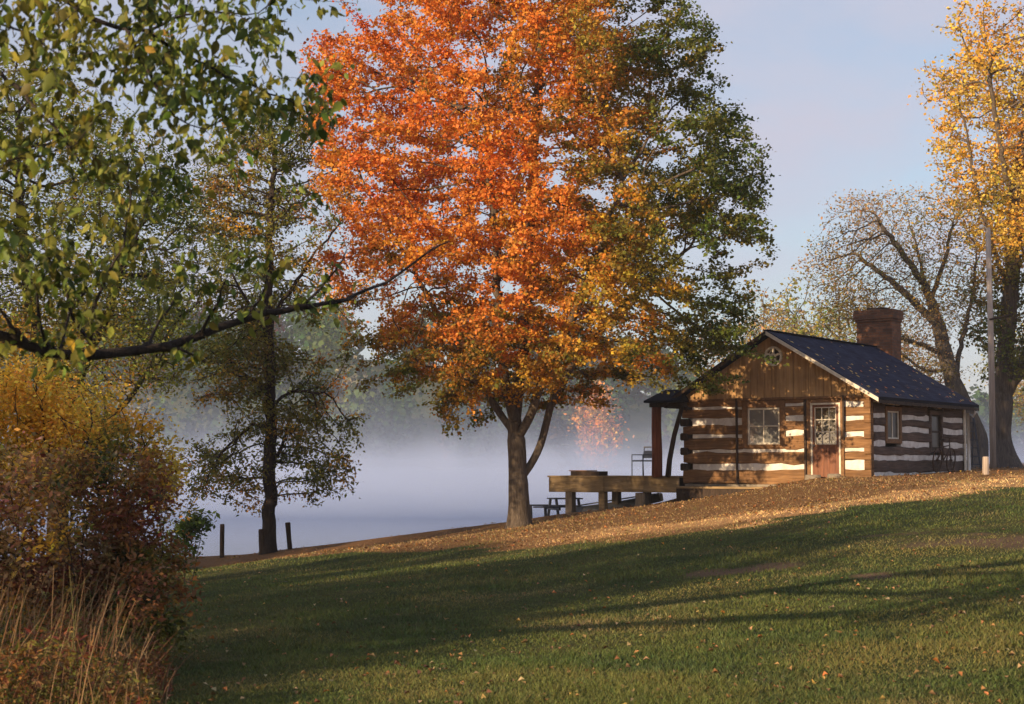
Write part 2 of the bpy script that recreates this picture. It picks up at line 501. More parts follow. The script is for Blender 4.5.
def ground_mat():
    m, t, b = new_mat('lawn_ground')
    a = N(t, 'ShaderNodeVertexColor', layer_name='tint')
    sp = N(t, 'ShaderNodeSeparateColor'); t.links.new(a.outputs[0], sp.inputs[0])
    ge = N(t, 'ShaderNodeNewGeometry')
    n1 = N(t, 'ShaderNodeTexNoise', i_Scale=0.55, i_Detail=8, i_Roughness=0.65)
    n2 = N(t, 'ShaderNodeTexNoise', i_Scale=9.0, i_Detail=6, i_Roughness=0.7)
    n3 = N(t, 'ShaderNodeTexNoise', i_Scale=32.0, i_Detail=4, i_Roughness=0.7)
    for n in (n1, n2, n3): t.links.new(ge.outputs['Position'], n.inputs['Vector'])
    g1 = ramp(t, n1.outputs[0], [(0.3, (0.042, 0.066, 0.022)), (0.52, (0.070, 0.085, 0.028)), (0.72, (0.12, 0.105, 0.045))])
    g2 = ramp(t, n2.outputs[0], [(0.3, (0.55, 0.6, 0.55)), (0.7, (1.4, 1.3, 1.2))])
    mm = N(t, 'ShaderNodeMix', data_type='RGBA', blend_type='MULTIPLY'); mm.inputs[0].default_value = 1
    t.links.new(g1.outputs[0], mm.inputs[6]); t.links.new(g2.outputs[0], mm.inputs[7])
    l1 = ramp(t, n2.outputs[0], [(0.28, (0.20, 0.115, 0.055)), (0.5, (0.34, 0.215, 0.105)), (0.72, (0.46, 0.31, 0.165))])
    l3 = ramp(t, n3.outputs[0], [(0.3, (0.5, 0.5, 0.5)), (0.7, (1.35, 1.3, 1.25))])
    ml = N(t, 'ShaderNodeMix', data_type='RGBA', blend_type='MULTIPLY'); ml.inputs[0].default_value = 1
    t.links.new(l1.outputs[0], ml.inputs[6]); t.links.new(l3.outputs[0], ml.inputs[7])
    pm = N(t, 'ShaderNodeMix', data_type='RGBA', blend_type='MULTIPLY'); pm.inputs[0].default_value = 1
    pr = ramp(t, sp.outputs[2], [(0.0, (0.78, 0.68, 0.58)), (1.0, (1.75, 1.62, 1.5))])  # strip lightened as sunlit, other litter darkened as shaded, all in colour
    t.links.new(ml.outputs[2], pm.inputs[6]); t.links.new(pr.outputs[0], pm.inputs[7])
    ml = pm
    # litter factor broken up by noise
    md = N(t, 'ShaderNodeMath', operation='MULTIPLY_ADD'); md.inputs[1].default_value = 1.6; md.inputs[2].default_value = -0.8
    t.links.new(n3.outputs[0], md.inputs[0])
    ad = N(t, 'ShaderNodeMath', operation='ADD', use_clamp=True)
    t.links.new(sp.outputs[0], ad.inputs[0]); t.links.new(md.outputs[0], ad.inputs[1])
    rr = ramp(t, ad.outputs[0], [(0.35, (0, 0, 0)), (0.6, (1, 1, 1))])
    m1 = N(t, 'ShaderNodeMix', data_type='RGBA')
    t.links.new(rr.outputs[0], m1.inputs[0]); t.links.new(mm.outputs[2], m1.inputs[6]); t.links.new(ml.outputs[2], m1.inputs[7])
    soil = N(t, 'ShaderNodeMix', data_type='RGBA', blend_type='MULTIPLY'); soil.inputs[0].default_value = 1
    soil.inputs[6].default_value = (0.20, 0.135, 0.085, 1)
    t.links.new(l3.outputs[0], soil.inputs[7])
    m2 = N(t, 'ShaderNodeMix', data_type='RGBA')
    t.links.new(sp.outputs[1], m2.inputs[0]); t.links.new(m1.outputs[2], m2.inputs[6]); t.links.new(soil.outputs[2], m2.inputs[7])
    t.links.new(m2.outputs[2], b.inputs['Base Color'])
    b.inputs['Roughness'].default_value = 0.95
    b.inputs['Specular IOR Level'].default_value = 0.1
    bm_ = N(t, 'ShaderNodeMath', operation='ADD')
    t.links.new(n2.outputs[0], bm_.inputs[0]); t.links.new(n3.outputs[0], bm_.inputs[1])
    bp = N(t, 'ShaderNodeBump', i_Strength=1.0, i_Distance=0.09)
    t.links.new(bm_.outputs[0], bp.inputs['Height']); t.links.new(bp.outputs[0], b.inputs['Normal'])
    return m
M['ground'] = ground_mat()
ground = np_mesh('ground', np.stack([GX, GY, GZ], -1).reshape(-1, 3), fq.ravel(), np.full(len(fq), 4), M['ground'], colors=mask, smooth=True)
meta(ground, kind='structure')

# water of the lake
WZ = EYE - 3.7
def water_mat():
    m, t, b = new_mat('lake_water')
    b.inputs['Base Color'].default_value = (0.02, 0.025, 0.03, 1)
    b.inputs['Roughness'].default_value = 0.12
    b.inputs['IOR'].default_value = 1.33
    ge = N(t, 'ShaderNodeNewGeometry')
    mp = N(t, 'ShaderNodeMapping'); mp.inputs['Scale'].default_value = (0.5, 1.4, 1)
    n1 = N(t, 'ShaderNodeTexNoise', i_Scale=1.2, i_Detail=4)
    t.links.new(ge.outputs['Position'], mp.inputs[0]); t.links.new(mp.outputs[0], n1.inputs['Vector'])
    bp = N(t, 'ShaderNodeBump', i_Strength=0.25, i_Distance=0.05)
    t.links.new(n1.outputs[0], bp.inputs['Height']); t.links.new(bp.outputs[0], b.inputs['Normal'])
    return m
wv = [(-600, 40, WZ), (620, 40, WZ), (620, 330, WZ), (-600, 330, WZ)]
water = MB().add(wv, [(0, 1, 2, 3)]).build('water', water_mat())
meta(water, kind='structure')

# ------------------------------------------------------------------ trees
def grow(skel, attr, step=0.3, infl=2.0, kill=0.45, iters=160, up=0.0, wob=0.15, maxnodes=14000):
    """space colonisation. skel: list of polylines (list of xyz, parent polyline index or -1)."""
    P = []; par = []
    for line, conn in skel:
        pts = [np.array(p, float) for p in line]
        if conn >= 0:
            A = np.array(P); k = int(np.argmin(((A - pts[0]) ** 2).sum(1)))
            prev = k; cur = A[k]
        else:
            P.append(pts[0]); par.append(-1); prev = len(P) - 1; cur = pts[0]
        for q in pts[1:] if conn < 0 else pts:
            L = np.linalg.norm(q - cur)
            n = max(1, int(round(L / step)))
            for i in range(1, n + 1):
                if L < 1e-3: break
                P.append(cur + (q - cur) * i / n + rng.normal(0, 0.012, 3) * (1 if L > 0.3 else 0)); par.append(prev); prev = len(P) - 1
            cur = q
    nskel = len(P)
    cap = maxnodes + 5000
    NP = np.zeros((cap, 3)); NP[:len(P)] = P
    PR = np.full(cap, -1); PR[:len(P)] = par
    n = len(P)
    A = attr.copy()
    bd = np.full(len(A), 1e9); bi = np.zeros(len(A), int)
    new0 = 0
    for it in range(iters):
        if n >= maxnodes or len(A) == 0: break
        Q = NP[new0:n]
        for s in range(0, len(Q), 400):
            q = Q[s:s + 400]
            D = ((A[:, None, :] - q[None]) ** 2).sum(2)
            j = D.argmin(1); d = D[np.arange(len(A)), j]
            u = d < bd
            bd[u] = d[u]; bi[u] = j[u] + new0 + s
        keep = bd > kill * kill
        A = A[keep]; bd = bd[keep]; bi = bi[keep]
        act = bd < infl * infl
        if not act.any():
            # pull the nearest node towards what is left
            act = bd <= np.partition(bd, min(5, len(bd) - 1))[min(5, len(bd) - 1)] if len(bd) else act
            if len(A) == 0: break
        v = A[act] - NP[bi[act]]
        v /= np.linalg.norm(v, axis=1)[:, None] + 1e-9
        acc = np.zeros((n, 3)); np.add.at(acc, bi[act], v)
        ids = np.unique(bi[act])
        d = acc[ids]; d /= np.linalg.norm(d, axis=1)[:, None] + 1e-9
        pd = NP[ids] - NP[np.maximum(PR[ids], 0)]
        pd /= np.linalg.norm(pd, axis=1)[:, None] + 1e-9
        d = d + 0.35 * pd + rng.normal(0, wob, d.shape) + np.array([0, 0, up])
        d /= np.linalg.norm(d, axis=1)[:, None] + 1e-9
        nw = NP[ids] + d * step
        new0 = n
        k = min(len(nw), cap - n)
        NP[n:n + k] = nw[:k]; PR[n:n + k] = ids[:k]; n += k
    return NP[:n], PR[:n], nskel

def radii(P, par, r0, tip=0.006, e=2.3):
    n = len(P)
    w = np.zeros(n)
    cc = np.bincount(par[par >= 0], minlength=n)
    for i in range(n - 1, -1, -1):
        if cc[i] == 0: w[i] = 1.0
        if par[i] >= 0: w[par[i]] += w[i]
    r = w ** (1 / e)
    k = r0 / r[0]
    r = r * k
    t = tip
    r = np.where(r < t, t, r)
    return r, w, cc

def smooth_nodes(P, par, it=2):
    n = len(P)
    for _ in range(it):
        ch = np.zeros((n, 3)); c = np.zeros(n)
        m = par >= 0
        np.add.at(ch, par[m], P[m]); np.add.at(c, par[m], 1)
        ok = m & (c > 0)
        Q = P.copy()
        Q[ok] = 0.5 * P[ok] + 0.25 * P[par[ok]] + 0.25 * ch[ok] / c[ok][:, None]
        P = Q
    return P

def wood_mesh(name, P, par, r, w, mat, parent, nmax=9, flare=None, minr=0.0):
    n = len(P)
    main = np.full(n, -1)
    best = np.zeros(n)
    for i in range(n):
        p = par[i]
        if p >= 0 and w[i] > best[p]:
            best[p] = w[i]; main[p] = i
    idx = np.where((par >= 0) & (r >= minr))[0]
    S = nmax
    d = P - P[np.maximum(par, 0)]
    m0 = par < 0
    if m0.any():
        d[m0] = [0, 0, 1]
    d /= np.linalg.norm(d, axis=1)[:, None] + 1e-9
    ref = np.array([0.31, 0.93, 0.17]); ref /= np.linalg.norm(ref)
    def ring(c, dr, rr, S):
        u = np.cross(dr, ref); u /= np.linalg.norm(u, axis=1)[:, None] + 1e-6
        v = np.cross(dr, u)
        a = np.arange(S) * 2 * math.pi / S
        return c[:, None, :] + (u[:, None, :] * np.cos(a)[None, :, None] + v[:, None, :] * np.sin(a)[None, :, None]) * rr[:, None, None]
    Vs = []; Fs = []; base = 0
    for lo, hi, S in ((0.05, 1e9, nmax), (0.018, 0.05, 6), (0.0, 0.018, 3)):
        k = idx[(r[idx] >= lo) & (r[idx] < hi)]
        if len(k) == 0: continue
        p = par[k]
        isM = main[p] == k
        rp = np.where(isM, np.minimum(r[p], r[k] * 1.6), r[k] * 1.15)
        dp = np.where(isM[:, None], d[p], d[k])
        a = ring(P[p], dp, rp, S); b = ring(P[k], d[k], r[k], S)
        V = np.concatenate([a, b], 1).reshape(-1, 3)
        m = len(k)
        o = (np.arange(m) * 2 * S)[:, None]
        s = np.arange(S)[None]; s2 = (np.arange(S) + 1)[None] % S
        f = np.stack([o + s, o + s2, o + S + s2, o + S + s], -1).reshape(-1, 4) + base
        Vs.append(V); Fs.append(f); base += len(V)
    V = np.concatenate(Vs); Fq = np.concatenate(Fs)
    return np_mesh(name, V, Fq.ravel(), np.full(len(Fq), 4), mat, parent, smooth=True)

def leaves(name, C, size, colfn, parent, mat=None, droop=0.3, aspect=0.62, sizevar=0.35, fold=0.25, shape=4, face=0.0):
    n = len(C)
    s = size * (1 + rng.normal(0, sizevar, n)).clip(0.45, 1.8)
    a = rng.normal(0, 1, (n, 3)); a[:, 2] = a[:, 2] * 0.6 - droop
    a /= np.linalg.norm(a, axis=1)[:, None]
    nm = rng.normal(0, 1, (n, 3)); nm[:, 2] += face
    nm -= (nm * a).sum(1)[:, None] * a
    nm /= np.linalg.norm(nm, axis=1)[:, None] + 1e-9
    b = np.cross(a, nm)
    L = s[:, None]; W = L * aspect * 0.5
    if shape == 4:
        v0 = C; v1 = C + a * L * 0.45 + b * W + nm * W * fold; v2 = C + a * L; v3 = C + a * L * 0.45 - b * W + nm * W * fold
        V = np.stack([v0, v1, v2, v3], 1)
        f = np.array([[0, 1, 2], [0, 2, 3]])
    else:   # ovate leaf with a midrib fold and curved tip
        v = [C, C + a * L * .22 + b * W * .85 + nm * W * fold, C + a * L * .5 + b * W + nm * W * fold, C + a * L * .8 + b * W * .45 + nm * W * fold * .3,
             C + a * L - nm * L * 0.08, C + a * L * .8 - b * W * .45 + nm * W * fold * .3, C + a * L * .5 - b * W + nm * W * fold, C + a * L * .22 - b * W * .85 + nm * W * fold, C + a * L * .5]
        V = np.stack(v, 1)
        f = np.array([[0, 1, 8], [1, 2, 8], [2, 3, 8], [3, 4, 8], [4, 5, 8], [5, 6, 8], [6, 7, 8], [7, 0, 8]])
    k = V.shape[1]
    col = colfn(C)
    col = np.repeat(col[:, None, :], k, 1).reshape(-1, 3)
    ff = (np.arange(n)[:, None, None] * k + f[None]).reshape(-1, 3)
    return np_mesh(name, V.reshape(-1, 3), ff.ravel(), np.full(len(ff), 3), mat or M['leaf'], parent, colors=col)

def jitter(c, s=0.22):
    n = len(c)
    b = np.exp(rng.normal(0, s, (n, 1)))
    return np.clip(c * b * (1 + rng.normal(0, 0.08, (n, 3))), 0.003, 0.9)

def palette(cols, weights, P, s=1.5, seed=0, sharp=6):
    """pick leaf colours in patches: nearby leaves share a colour"""
    sc_ = np.stack([noise3(P + 31.7 * (i + 1) + seed * 5.3, s) + 0.35 * noise3(P + 3.7 * (i + 1), s * 0.3) + 0.10 * rng.normal(0, 1, len(P)) for i in range(len(cols))], 1)
    wt = np.asarray(weights)
    wt = wt if wt.ndim == 2 else np.broadcast_to(wt, sc_.shape)
    sc_ = sc_ + np.log(wt + 1e-4) * 0.28
    e = np.exp((sc_ - sc_.max(1, keepdims=True)) * sharp * 2.2)
    e /= e.sum(1, keepdims=True)
    return e @ np.array(cols)

def in_profile(n, prof, cy, depth=0.9, thr=0.40, ns=1.6, shell=0.35):
    """random points inside a crown given as (z, xleft, xright) rows; lumpy through noise"""
    prof = np.array(prof)
    out = []
    tot = 0
    while tot < n:
        z = rng.uniform(prof[:, 0].min(), prof[:, 0].max(), n * 3)
        xl = np.interp(z, prof[:, 0], prof[:, 1]); xr = np.interp(z, prof[:, 0], prof[:, 2])
        cx = (xl + xr) / 2; r = (xr - xl) / 2
        u = rng.uniform(-1, 1, len(z)); v = rng.uniform(-1, 1, len(z))
        rr = np.sqrt(u * u + v * v)
        wmax = r.max()
        p = np.stack([cx + u * r, cy + v * r * depth, z], 1)
        nz_ = noise3(p, ns)
        edge = thr * (0.75 + 0.5 * rr)
        k = (rr < 1) & (rng.random(len(z)) < (r / wmax) ** 2) & (nz_ > edge) & (rng.random(len(z)) < shell + (1 - shell) * rr)
        out.append(p[k]); tot += k.sum()
    return np.concatenate(out)[:n]

def leaf_points(P, par, w, per, spread, wmax=4, squash=0.8):
    k = np.where((w <= wmax) & (par >= 0))[0]
    c = rng.poisson(per, len(k))
    i = np.repeat(k, c)
    t = rng.random((len(i), 1))
    p = P[i] * t + P[par[i]] * (1 - t) + rng.normal(0, spread, (len(i), 3)) * np.array([1, 1, squash])
    return p

C_ = dict(red=(0.50, 0.075, 0.022), orange=(0.62, 0.19, 0.032), lorange=(0.66, 0.25, 0.05), gold=(0.60, 0.34, 0.04), yellow=(0.52, 0.40, 0.06),
          olive=(0.16, 0.16, 0.03), green=(0.075, 0.115, 0.022), dgreen=(0.035, 0.06, 0.016), lgreen=(0.16, 0.20, 0.04), brown=(0.20, 0.085, 0.03), pink=(0.42, 0.16, 0.12), maroon=(0.17, 0.035, 0.03), tan=(0.36, 0.24, 0.12))

def tree_thing(name, label, cat, base, skel, attr, r0, colfn, per, spread, size, bark, step=0.3, infl=2.0, kill=0.45, iters=150, up=0.03, wob=0.15,
               tip=0.006, wmax=4, droop=0.3, group=None, shape=4, aspect=0.62, maxnodes=14000, squash=0.8, parts=('trunk', 'crown'), e=2.3, face=0.0, extra=None, keep=None, rfn=None):
    base = np.array(base, float)
    P, par, ns = grow(skel, attr, step, infl, kill, iters, up, wob, maxnodes)
    P = smooth_nodes(P, par, 2)
    r, w, cc = radii(P, par, r0, tip, e)
    if rfn is not None: r = rfn(P, r, w)
    # root flare
    h = P[:, 2] - base[2]
    r = r * (1 + 0.55 * np.exp(-np.maximum(h, 0) / 0.35) * (r > 0.3 * r0))
    th = thing(name, label, cat, tuple(base), 0, group)
    LP = leaf_points(P, par, w, per, spread, wmax, squash)
    if extra is not None: LP = np.concatenate([LP, extra])
    if keep is not None: LP = LP[keep(LP)]
    col = colfn(LP)
    wood_mesh(parts[0], P - base, par, r, w, M[bark], th)
    leaves(parts[1], LP - base, size, lambda _: col, th, droop=droop, shape=shape, aspect=aspect, face=face)
    print(name, 'nodes', len(P), 'leaves', len(LP))
    return th

# ---------------- the big maple
def pz(py, Y):   # world z of an image row at depth Y
    return at(512, py, Y)[2]
def pxx(px, Y):
    return (px - 512) / F * Y
mY = 40.0
mb = hit(519, 527)
mbase = np.array([pxx(519, mY), mY, gz(pxx(519, mY), mY) - 0.08])
mrows = [(-95, 440, 560), (-70, 400, 620), (-30, 345, 668), (10, 312, 696), (50, 298, 728), (100, 304, 755), (150, 312, 766), (200, 312, 770), (250, 316, 772), (300, 328, 768), (340, 334, 756), (375, 343, 722), (395, 356, 650), (412, 370, 590), (428, 390, 550), (440, 410, 535)]
mprof = sorted([(pz(r[0], mY), pxx(r[1], mY), pxx(r[2], mY)) for r in mrows])
A = in_profile(12500, mprof, mY, 0.92, 0.51, 0.95, 0.30)
A = np.concatenate([A] + [at(px, py, mY + dy) + rng.normal(0, 1, (n, 3)) * np.array([sx, .8, sy]) / 40 for px, py, dy, sx, sy, n in [(692, 300, 1.0, 28, 22, 300), (716, 338, 1.5, 20, 14, 130), (672, 345, -.5, 30, 18, 300), (690, 372, .8, 26, 8, 140), (640, 320, -1, 26, 22, 240)]])
# hollow under the crown around the trunk
A = A[~((np.hypot(A[:, 0] - mbase[0], A[:, 1] - mY) < 2.0) & (A[:, 2] < pz(405, mY)))]
mm_ = lambda px, py, dy=0: at(px, py, mY + dy)
mskel = [([mbase, mm_(518, 490), mm_(516, 445), mm_(514, 425)], -1),
         ([mm_(514, 425), mm_(506, 385, -.3), mm_(500, 330, -.5), mm_(496, 250, -.6), mm_(490, 170, -.5), mm_(486, 100, -.3)], 0),
         ([mm_(514, 425), mm_(520, 380, .3), mm_(524, 320, .5), mm_(530, 240, .6), mm_(534, 150, .5), mm_(540, 70, .3), mm_(540, 0)], 0),
         ([mm_(516, 437), mm_(498, 410, .4), mm_(470, 372, .8), mm_(440, 320, 1.2), mm_(410, 260, 1.4)], 0),
         ([mm_(517, 440), mm_(532, 412, -.4), mm_(545, 375, -.8), mm_(572, 320, -1.3), mm_(600, 250, -1.6), mm_(622, 180, -1.8)], 0),
         ([mm_(519, 480), mm_(530, 466, .1), mm_(541, 445, .2), mm_(551, 405, .3), mm_(575, 360, .6), mm_(620, 310, 1.0), mm_(660, 270, 1.3)], 0),
         ([mm_(511, 400), mm_(490, 388, -.5), mm_(460, 378, -1.2), mm_(425, 365, -1.8)], 0)]
mcx, mcz = pxx(530, mY), pz(180, mY)
def maple_col(P):
    x = 512 + P[:, 0] / P[:, 1] * F
    y = 352 - ((P[:, 2] - EYE) / P[:, 1] - math.tan(PITCH)) * F
    # where each colour lives in this crown: flame red/orange up left, gold low right, green right and low
    xr = (x - 530) / 230
    yr = (y - 200) / 250
    n = (noise3(P, 1.7) - 0.5) * 1.0 + (noise3(P + 40, .7) - 0.5) * 0.6
    inner = np.exp(-(((P[:, 0] - mcx) ** 2 + (P[:, 1] - mY) ** 2) / 4.0))
    g = sstep(0.22, 0.66, xr + 0.30 * n + 0.0)
    low = sstep(0.38, 0.78, yr + 0.30 * n - 0.25 * xr)
    mid = np.exp(-((xr - 0.36 + .25 * n) / 0.24) ** 2)
    gold = np.exp(-((xr - 0.40) / 0.27) ** 2 - ((yr - 0.40) / 0.34) ** 2)
    W = np.stack([0.38 * (1 - g) * (1 - low) * sstep(0.3, -0.6, xr + yr * .6) + 0.02,
                  (1 - g) * (1 - low * .6) * 0.9 + 0.05,
                  (1 - g) * (1 - low * .5) * 1.1 + 0.4 * gold,
                  gold * 1.2 + 0.40 * (1 - g) + 0.10 + .12 * g + 0.25 * low * (1 - g) + .35 * mid,
                  gold * .5 + 0.07 + .35 * mid,
                  0.32 + 1.0 * low + g * .95 + inner * .6 + .8 * mid,
                  g * 1.3 + 0.9 * low + 0.05 + .2 * inner + .25 * mid,
                  g * .75 * (1 - gold) + 0.45 * low], 1)
    cols = [C_[k] for k in ('red', 'orange', 'lorange', 'gold', 'yellow', 'olive', 'green', 'dgreen')]
    return jitter(palette(cols, W, P, 0.9, 1, 4))
maple = tree_thing('maple_tree', 'large maple with orange, gold and green leaves beside the lake, left of the cabin', 'tree', mbase, mskel, A, 0.25, maple_col, 34, 0.12, 0.076, 'bark', squash=0.5, face=1.2,
                   step=0.2, infl=1.6, kill=0.28, tip=0.004, maxnodes=18000, droop=0.35, wmax=5, aspect=0.9, e=2.15)

# ---------------- slender dark tree at the shore, left
tY = 46.0
tb = np.array([pxx(270, tY), tY, gz(pxx(270, tY), tY) - 0.05])
t_ = lambda px, py, dy=0: at(px, py, tY + dy)
prof = sorted([(pz(y, tY), pxx(a, tY), pxx(b, tY)) for y, a, b in [(110, 228, 312), (150, 190, 350), (200, 162, 372), (260, 158, 378), (320, 168, 366), (380, 184, 348), (430, 192, 352), (462, 198, 348)]])
A = in_profile(4600, prof, tY, 0.7, 0.53, 0.95, 0.5)
A = A[~((np.abs(A[:, 0] - tb[0]) < 0.9) & (A[:, 2] < pz(435, tY)))]
dr = []
for px, py, s in [(207, 478, .3), (222, 472, .35), (240, 482, .35), (250, 465, .3), (318, 462, .3), (334, 470, .3), (325, 480, .25), (350, 425, .25), (290, 452, .3), (215, 460, .4)]:
    dr.append(t_(px, py, rng.normal(0, .6)) + rng.normal(0, s, (60, 3)))
A = np.concatenate([A] + dr)
sk = [([tb, t_(270, 500), t_(271, 440), t_(270, 380), t_(269, 300), t_(270, 230), t_(274, 170)], -1),
      ([t_(272, 462), t_(281, 446, .1), t_(288, 425, .3), t_(291, 405, .5)], 0),
      ([t_(271, 410), t_(282, 395), t_(300, 390, -.3), t_(325, 393, -.6)], 0),
      ([t_(270, 395), t_(255, 380, .3), t_(238, 372, .7)], 0),
      ([t_(270, 425), t_(250, 425, -.4), t_(228, 445, -.9)], 0),
      ([t_(270, 340), t_(255, 310, -.5), t_(235, 280, -1.)], 0),
      ([t_(270, 320), t_(290, 290, .4), t_(315, 250, .9)], 0)]
def loc_col(P):
    x = 512 + P[:, 0] / P[:, 1] * F
    r = sstep(290, 350, x) * (P[:, 2] > 3)
    W = np.stack([1.0 + 0 * r, .6 + 0 * r, .4 + 0 * r, .3 + .3 * r, .25 + 0 * r, .12 + .9 * r], 1)
    return jitter(palette([C_['olive'], C_['green'], C_['dgreen'], C_['gold'], C_['brown'], C_['lorange']], W, P, 1.0, 3))
tree_thing('shore_tree', 'slender dark-trunked tree with sparse olive leaves at the water edge, between two fence posts', 'tree', tb, sk, A, 0.19, loc_col, 20, 0.13, 0.10, 'dark_bark', extra=(lambda e: e[noise3(e, .45) > .45])(np.repeat(A, 3, 0) + rng.normal(0, .12, (len(A) * 3, 3))),
           step=0.2, infl=1.6, kill=0.27, tip=0.006, wmax=4, aspect=0.5, maxnodes=8000, droop=0.6)

# ---------------- olive tree behind the shrub, left
oY = 33.0
ob = np.array([pxx(60, oY), oY, gz(pxx(60, oY), oY) - 0.05])
o_ = lambda px, py, dy=0: at(px, py, oY + dy)
prof = sorted([(pz(y, oY), pxx(a, oY), pxx(b, oY)) for y, a, b in [(60, -80, 40), (110, -120, 130), (170, -150, 190), (240, -160, 205), (310, -160, 205), (370, -150, 190), (430, -130, 188), (470, -100, 178)]])
A = in_profile(9000, prof, oY, 0.7, 0.41, 1.2, 0.4)
sk = [([ob, o_(58, 500), o_(50, 440), o_(48, 380)], -1), ([o_(50, 440), o_(80, 380), o_(110, 310), o_(130, 240)], 0), ([o_(48, 380), o_(30, 300), o_(20, 220), o_(20, 140)], 0),
      ([o_(54, 470), o_(90, 440), o_(130, 400), o_(160, 350)], 0), ([o_(50, 430), o_(0, 380), o_(-60, 320)], 0)]
def oli_col(P):
    y = 352 - ((P[:, 2] - EYE) / P[:, 1] - math.tan(PITCH)) * F
    lo = sstep(280, 400, y)
    x = 512 + P[:, 0] / P[:, 1] * F
    lx = sstep(190, 60, x)
    W = np.stack([0.9 + 0 * lo, .5 * (1 - lo) + .1, .4 + 0.5 * lo, .15 + 1.3 * lo * lx, .1 + 0.5 * lo * lx, 0.1 + 0.35 * lo * lx], 1)
    return jitter(palette([C_['olive'], C_['green'], C_['lgreen'], C_['gold'], C_['yellow'], C_['lorange']], W, P, 1.2, 4))
tree_thing('olive_tree', 'broad tree with fine olive and golden leaves behind the red shrub', 'tree', ob, sk, A, 0.20, oli_col, 17, 0.17, 0.072, 'dark_bark', extra=(lambda e: e[noise3(e, .5) > .42])(np.repeat(A, 5, 0) + rng.normal(0, .16, (len(A) * 5, 3))),
           step=0.2, infl=1.6, kill=0.26, wmax=4, aspect=0.5, maxnodes=11000)

# ---------------- big trees at the right
rY = 58.0
rb = np.array([pxx(976, rY), rY, gz(pxx(976, rY), rY) - 0.1])
r_ = lambda px, py, dy=0: at(px, py, rY + dy)
prof = sorted([(pz(y, rY), pxx(a, rY), pxx(b, rY)) for y, a, b in [(184, 880, 960), (202, 815, 985), (230, 798, 995), (270, 796, 1000), (310, 812, 1000), (345, 850, 990), (390, 880, 960)]])
A = in_profile(8500, prof, rY, 0.8, 0.36, 1.5, 0.4)
sk = [([rb, r_(980, 440), r_(968, 415), r_(955, 385), r_(946, 355), r_(938, 325), r_(926, 285), r_(915, 240)], -1),
      ([r_(946, 355), r_(925, 346, -.4), r_(900, 338, -1), r_(880, 332, -1.6)], 0),
      ([r_(950, 370), r_(925, 372, .4), r_(900, 352, .8), r_(890, 342, 1.2)], 0),
      ([r_(938, 325), r_(915, 302, .6), r_(880, 272, 1.5), r_(850, 250, 2)], 0),
      ([r_(955, 385), r_(962, 340, .5), r_(972, 300, 1), r_(978, 250, 1.3)], 0),
      ([r_(930, 300), r_(945, 260, -.5), r_(955, 215, -1)], 0),
      ([r_(926, 285), r_(900, 250, -.8), r_(875, 215, -1.5)], 0),
      ([r_(960, 398), r_(935, 392, -.6), r_(905, 385, -1.4)], 0)]
def spr_col(P):
    return jitter(palette([C_['olive'], C_['gold'], C_['tan'], C_['lgreen'], C_['brown']], [.7, .7, 1.0, .5, .25], P, 1.5, 5))
tree_thing('spreading_tree', 'spreading tree with bare grey limbs and thin yellowish leaves behind the cabin chimney', 'tree', rb, sk, A, 0.33, spr_col, 6, 0.20, 0.085, 'pale_bark',
           step=0.22, infl=1.9, kill=0.27, wmax=3, e=1.65, tip=0.006, maxnodes=9000)
yb = np.array([pxx(1008, rY + 1.5), rY + 1.5, gz(pxx(1008, rY + 1.5), rY + 1.5) - 0.1])
y_ = lambda px, py, dy=0: at(px, py, rY + 1.5 + dy)
prof = sorted([(pz(y, rY), pxx(a, rY), pxx(b, rY)) for y, a, b in [(-70, 1040, 1120), (-30, 1000, 1180), (10, 950, 1210), (60, 936, 1230), (110, 942, 1240), (160, 945, 1240), (210, 945, 1230), (260, 962, 1200), (320, 975, 1180), (380, 985, 1140)]])
A = in_profile(8000, prof, rY + 1.5, 0.8, 0.45, 1.3, 0.4)
A = A[~((A[:, 2] < pz(235, rY)) & (rng.random(len(A)) < 0.45))]
sk = [([yb, y_(1000, 440), y_(1003, 400), y_(1008, 330), y_(1012, 260), y_(1020, 180), y_(1030, 100)], -1),
      ([y_(1003, 400), y_(1030, 350), y_(1070, 290), y_(1100, 200)], 0),
      ([y_(1010, 290), y_(990, 240, -.5), y_(975, 180, -1), y_(965, 120, -1.3)], 0),
      ([y_(1016, 220), y_(1000, 150, -1), y_(990, 80, -1.6)], 0),
      ([y_(1005, 370), y_(1016, 350, -.6), y_(1030, 345, -1)], 0)]
def yel_col(P):
    y = 352 - ((P[:, 2] - EYE) / P[:, 1] - math.tan(PITCH)) * F
    lo = sstep(220, 300, y)
    W = np.stack([1.2 * (1 - lo) + .1, .9 * (1 - lo) + .1, .5 * (1 - lo) + .05, .35 + lo, .1 + .6 * lo, .1 + .3 * lo], 1)
    return jitter(palette([(.60, .36, .06), (.60, .46, .09), (.62, .30, .08), C_['olive'], C_['green'], C_['brown']], W, P, 1.6, 6))
tree_thing('yellow_tree', 'tall thick-trunked tree with golden yellow crown at the right edge, behind the pole', 'tree', yb, sk, A, 0.40, yel_col, 19, 0.20, 0.125, 'bark',
           step=0.26, infl=2.0, kill=0.36, wmax=4, maxnodes=11000, aspect=0.7, e=2.1)

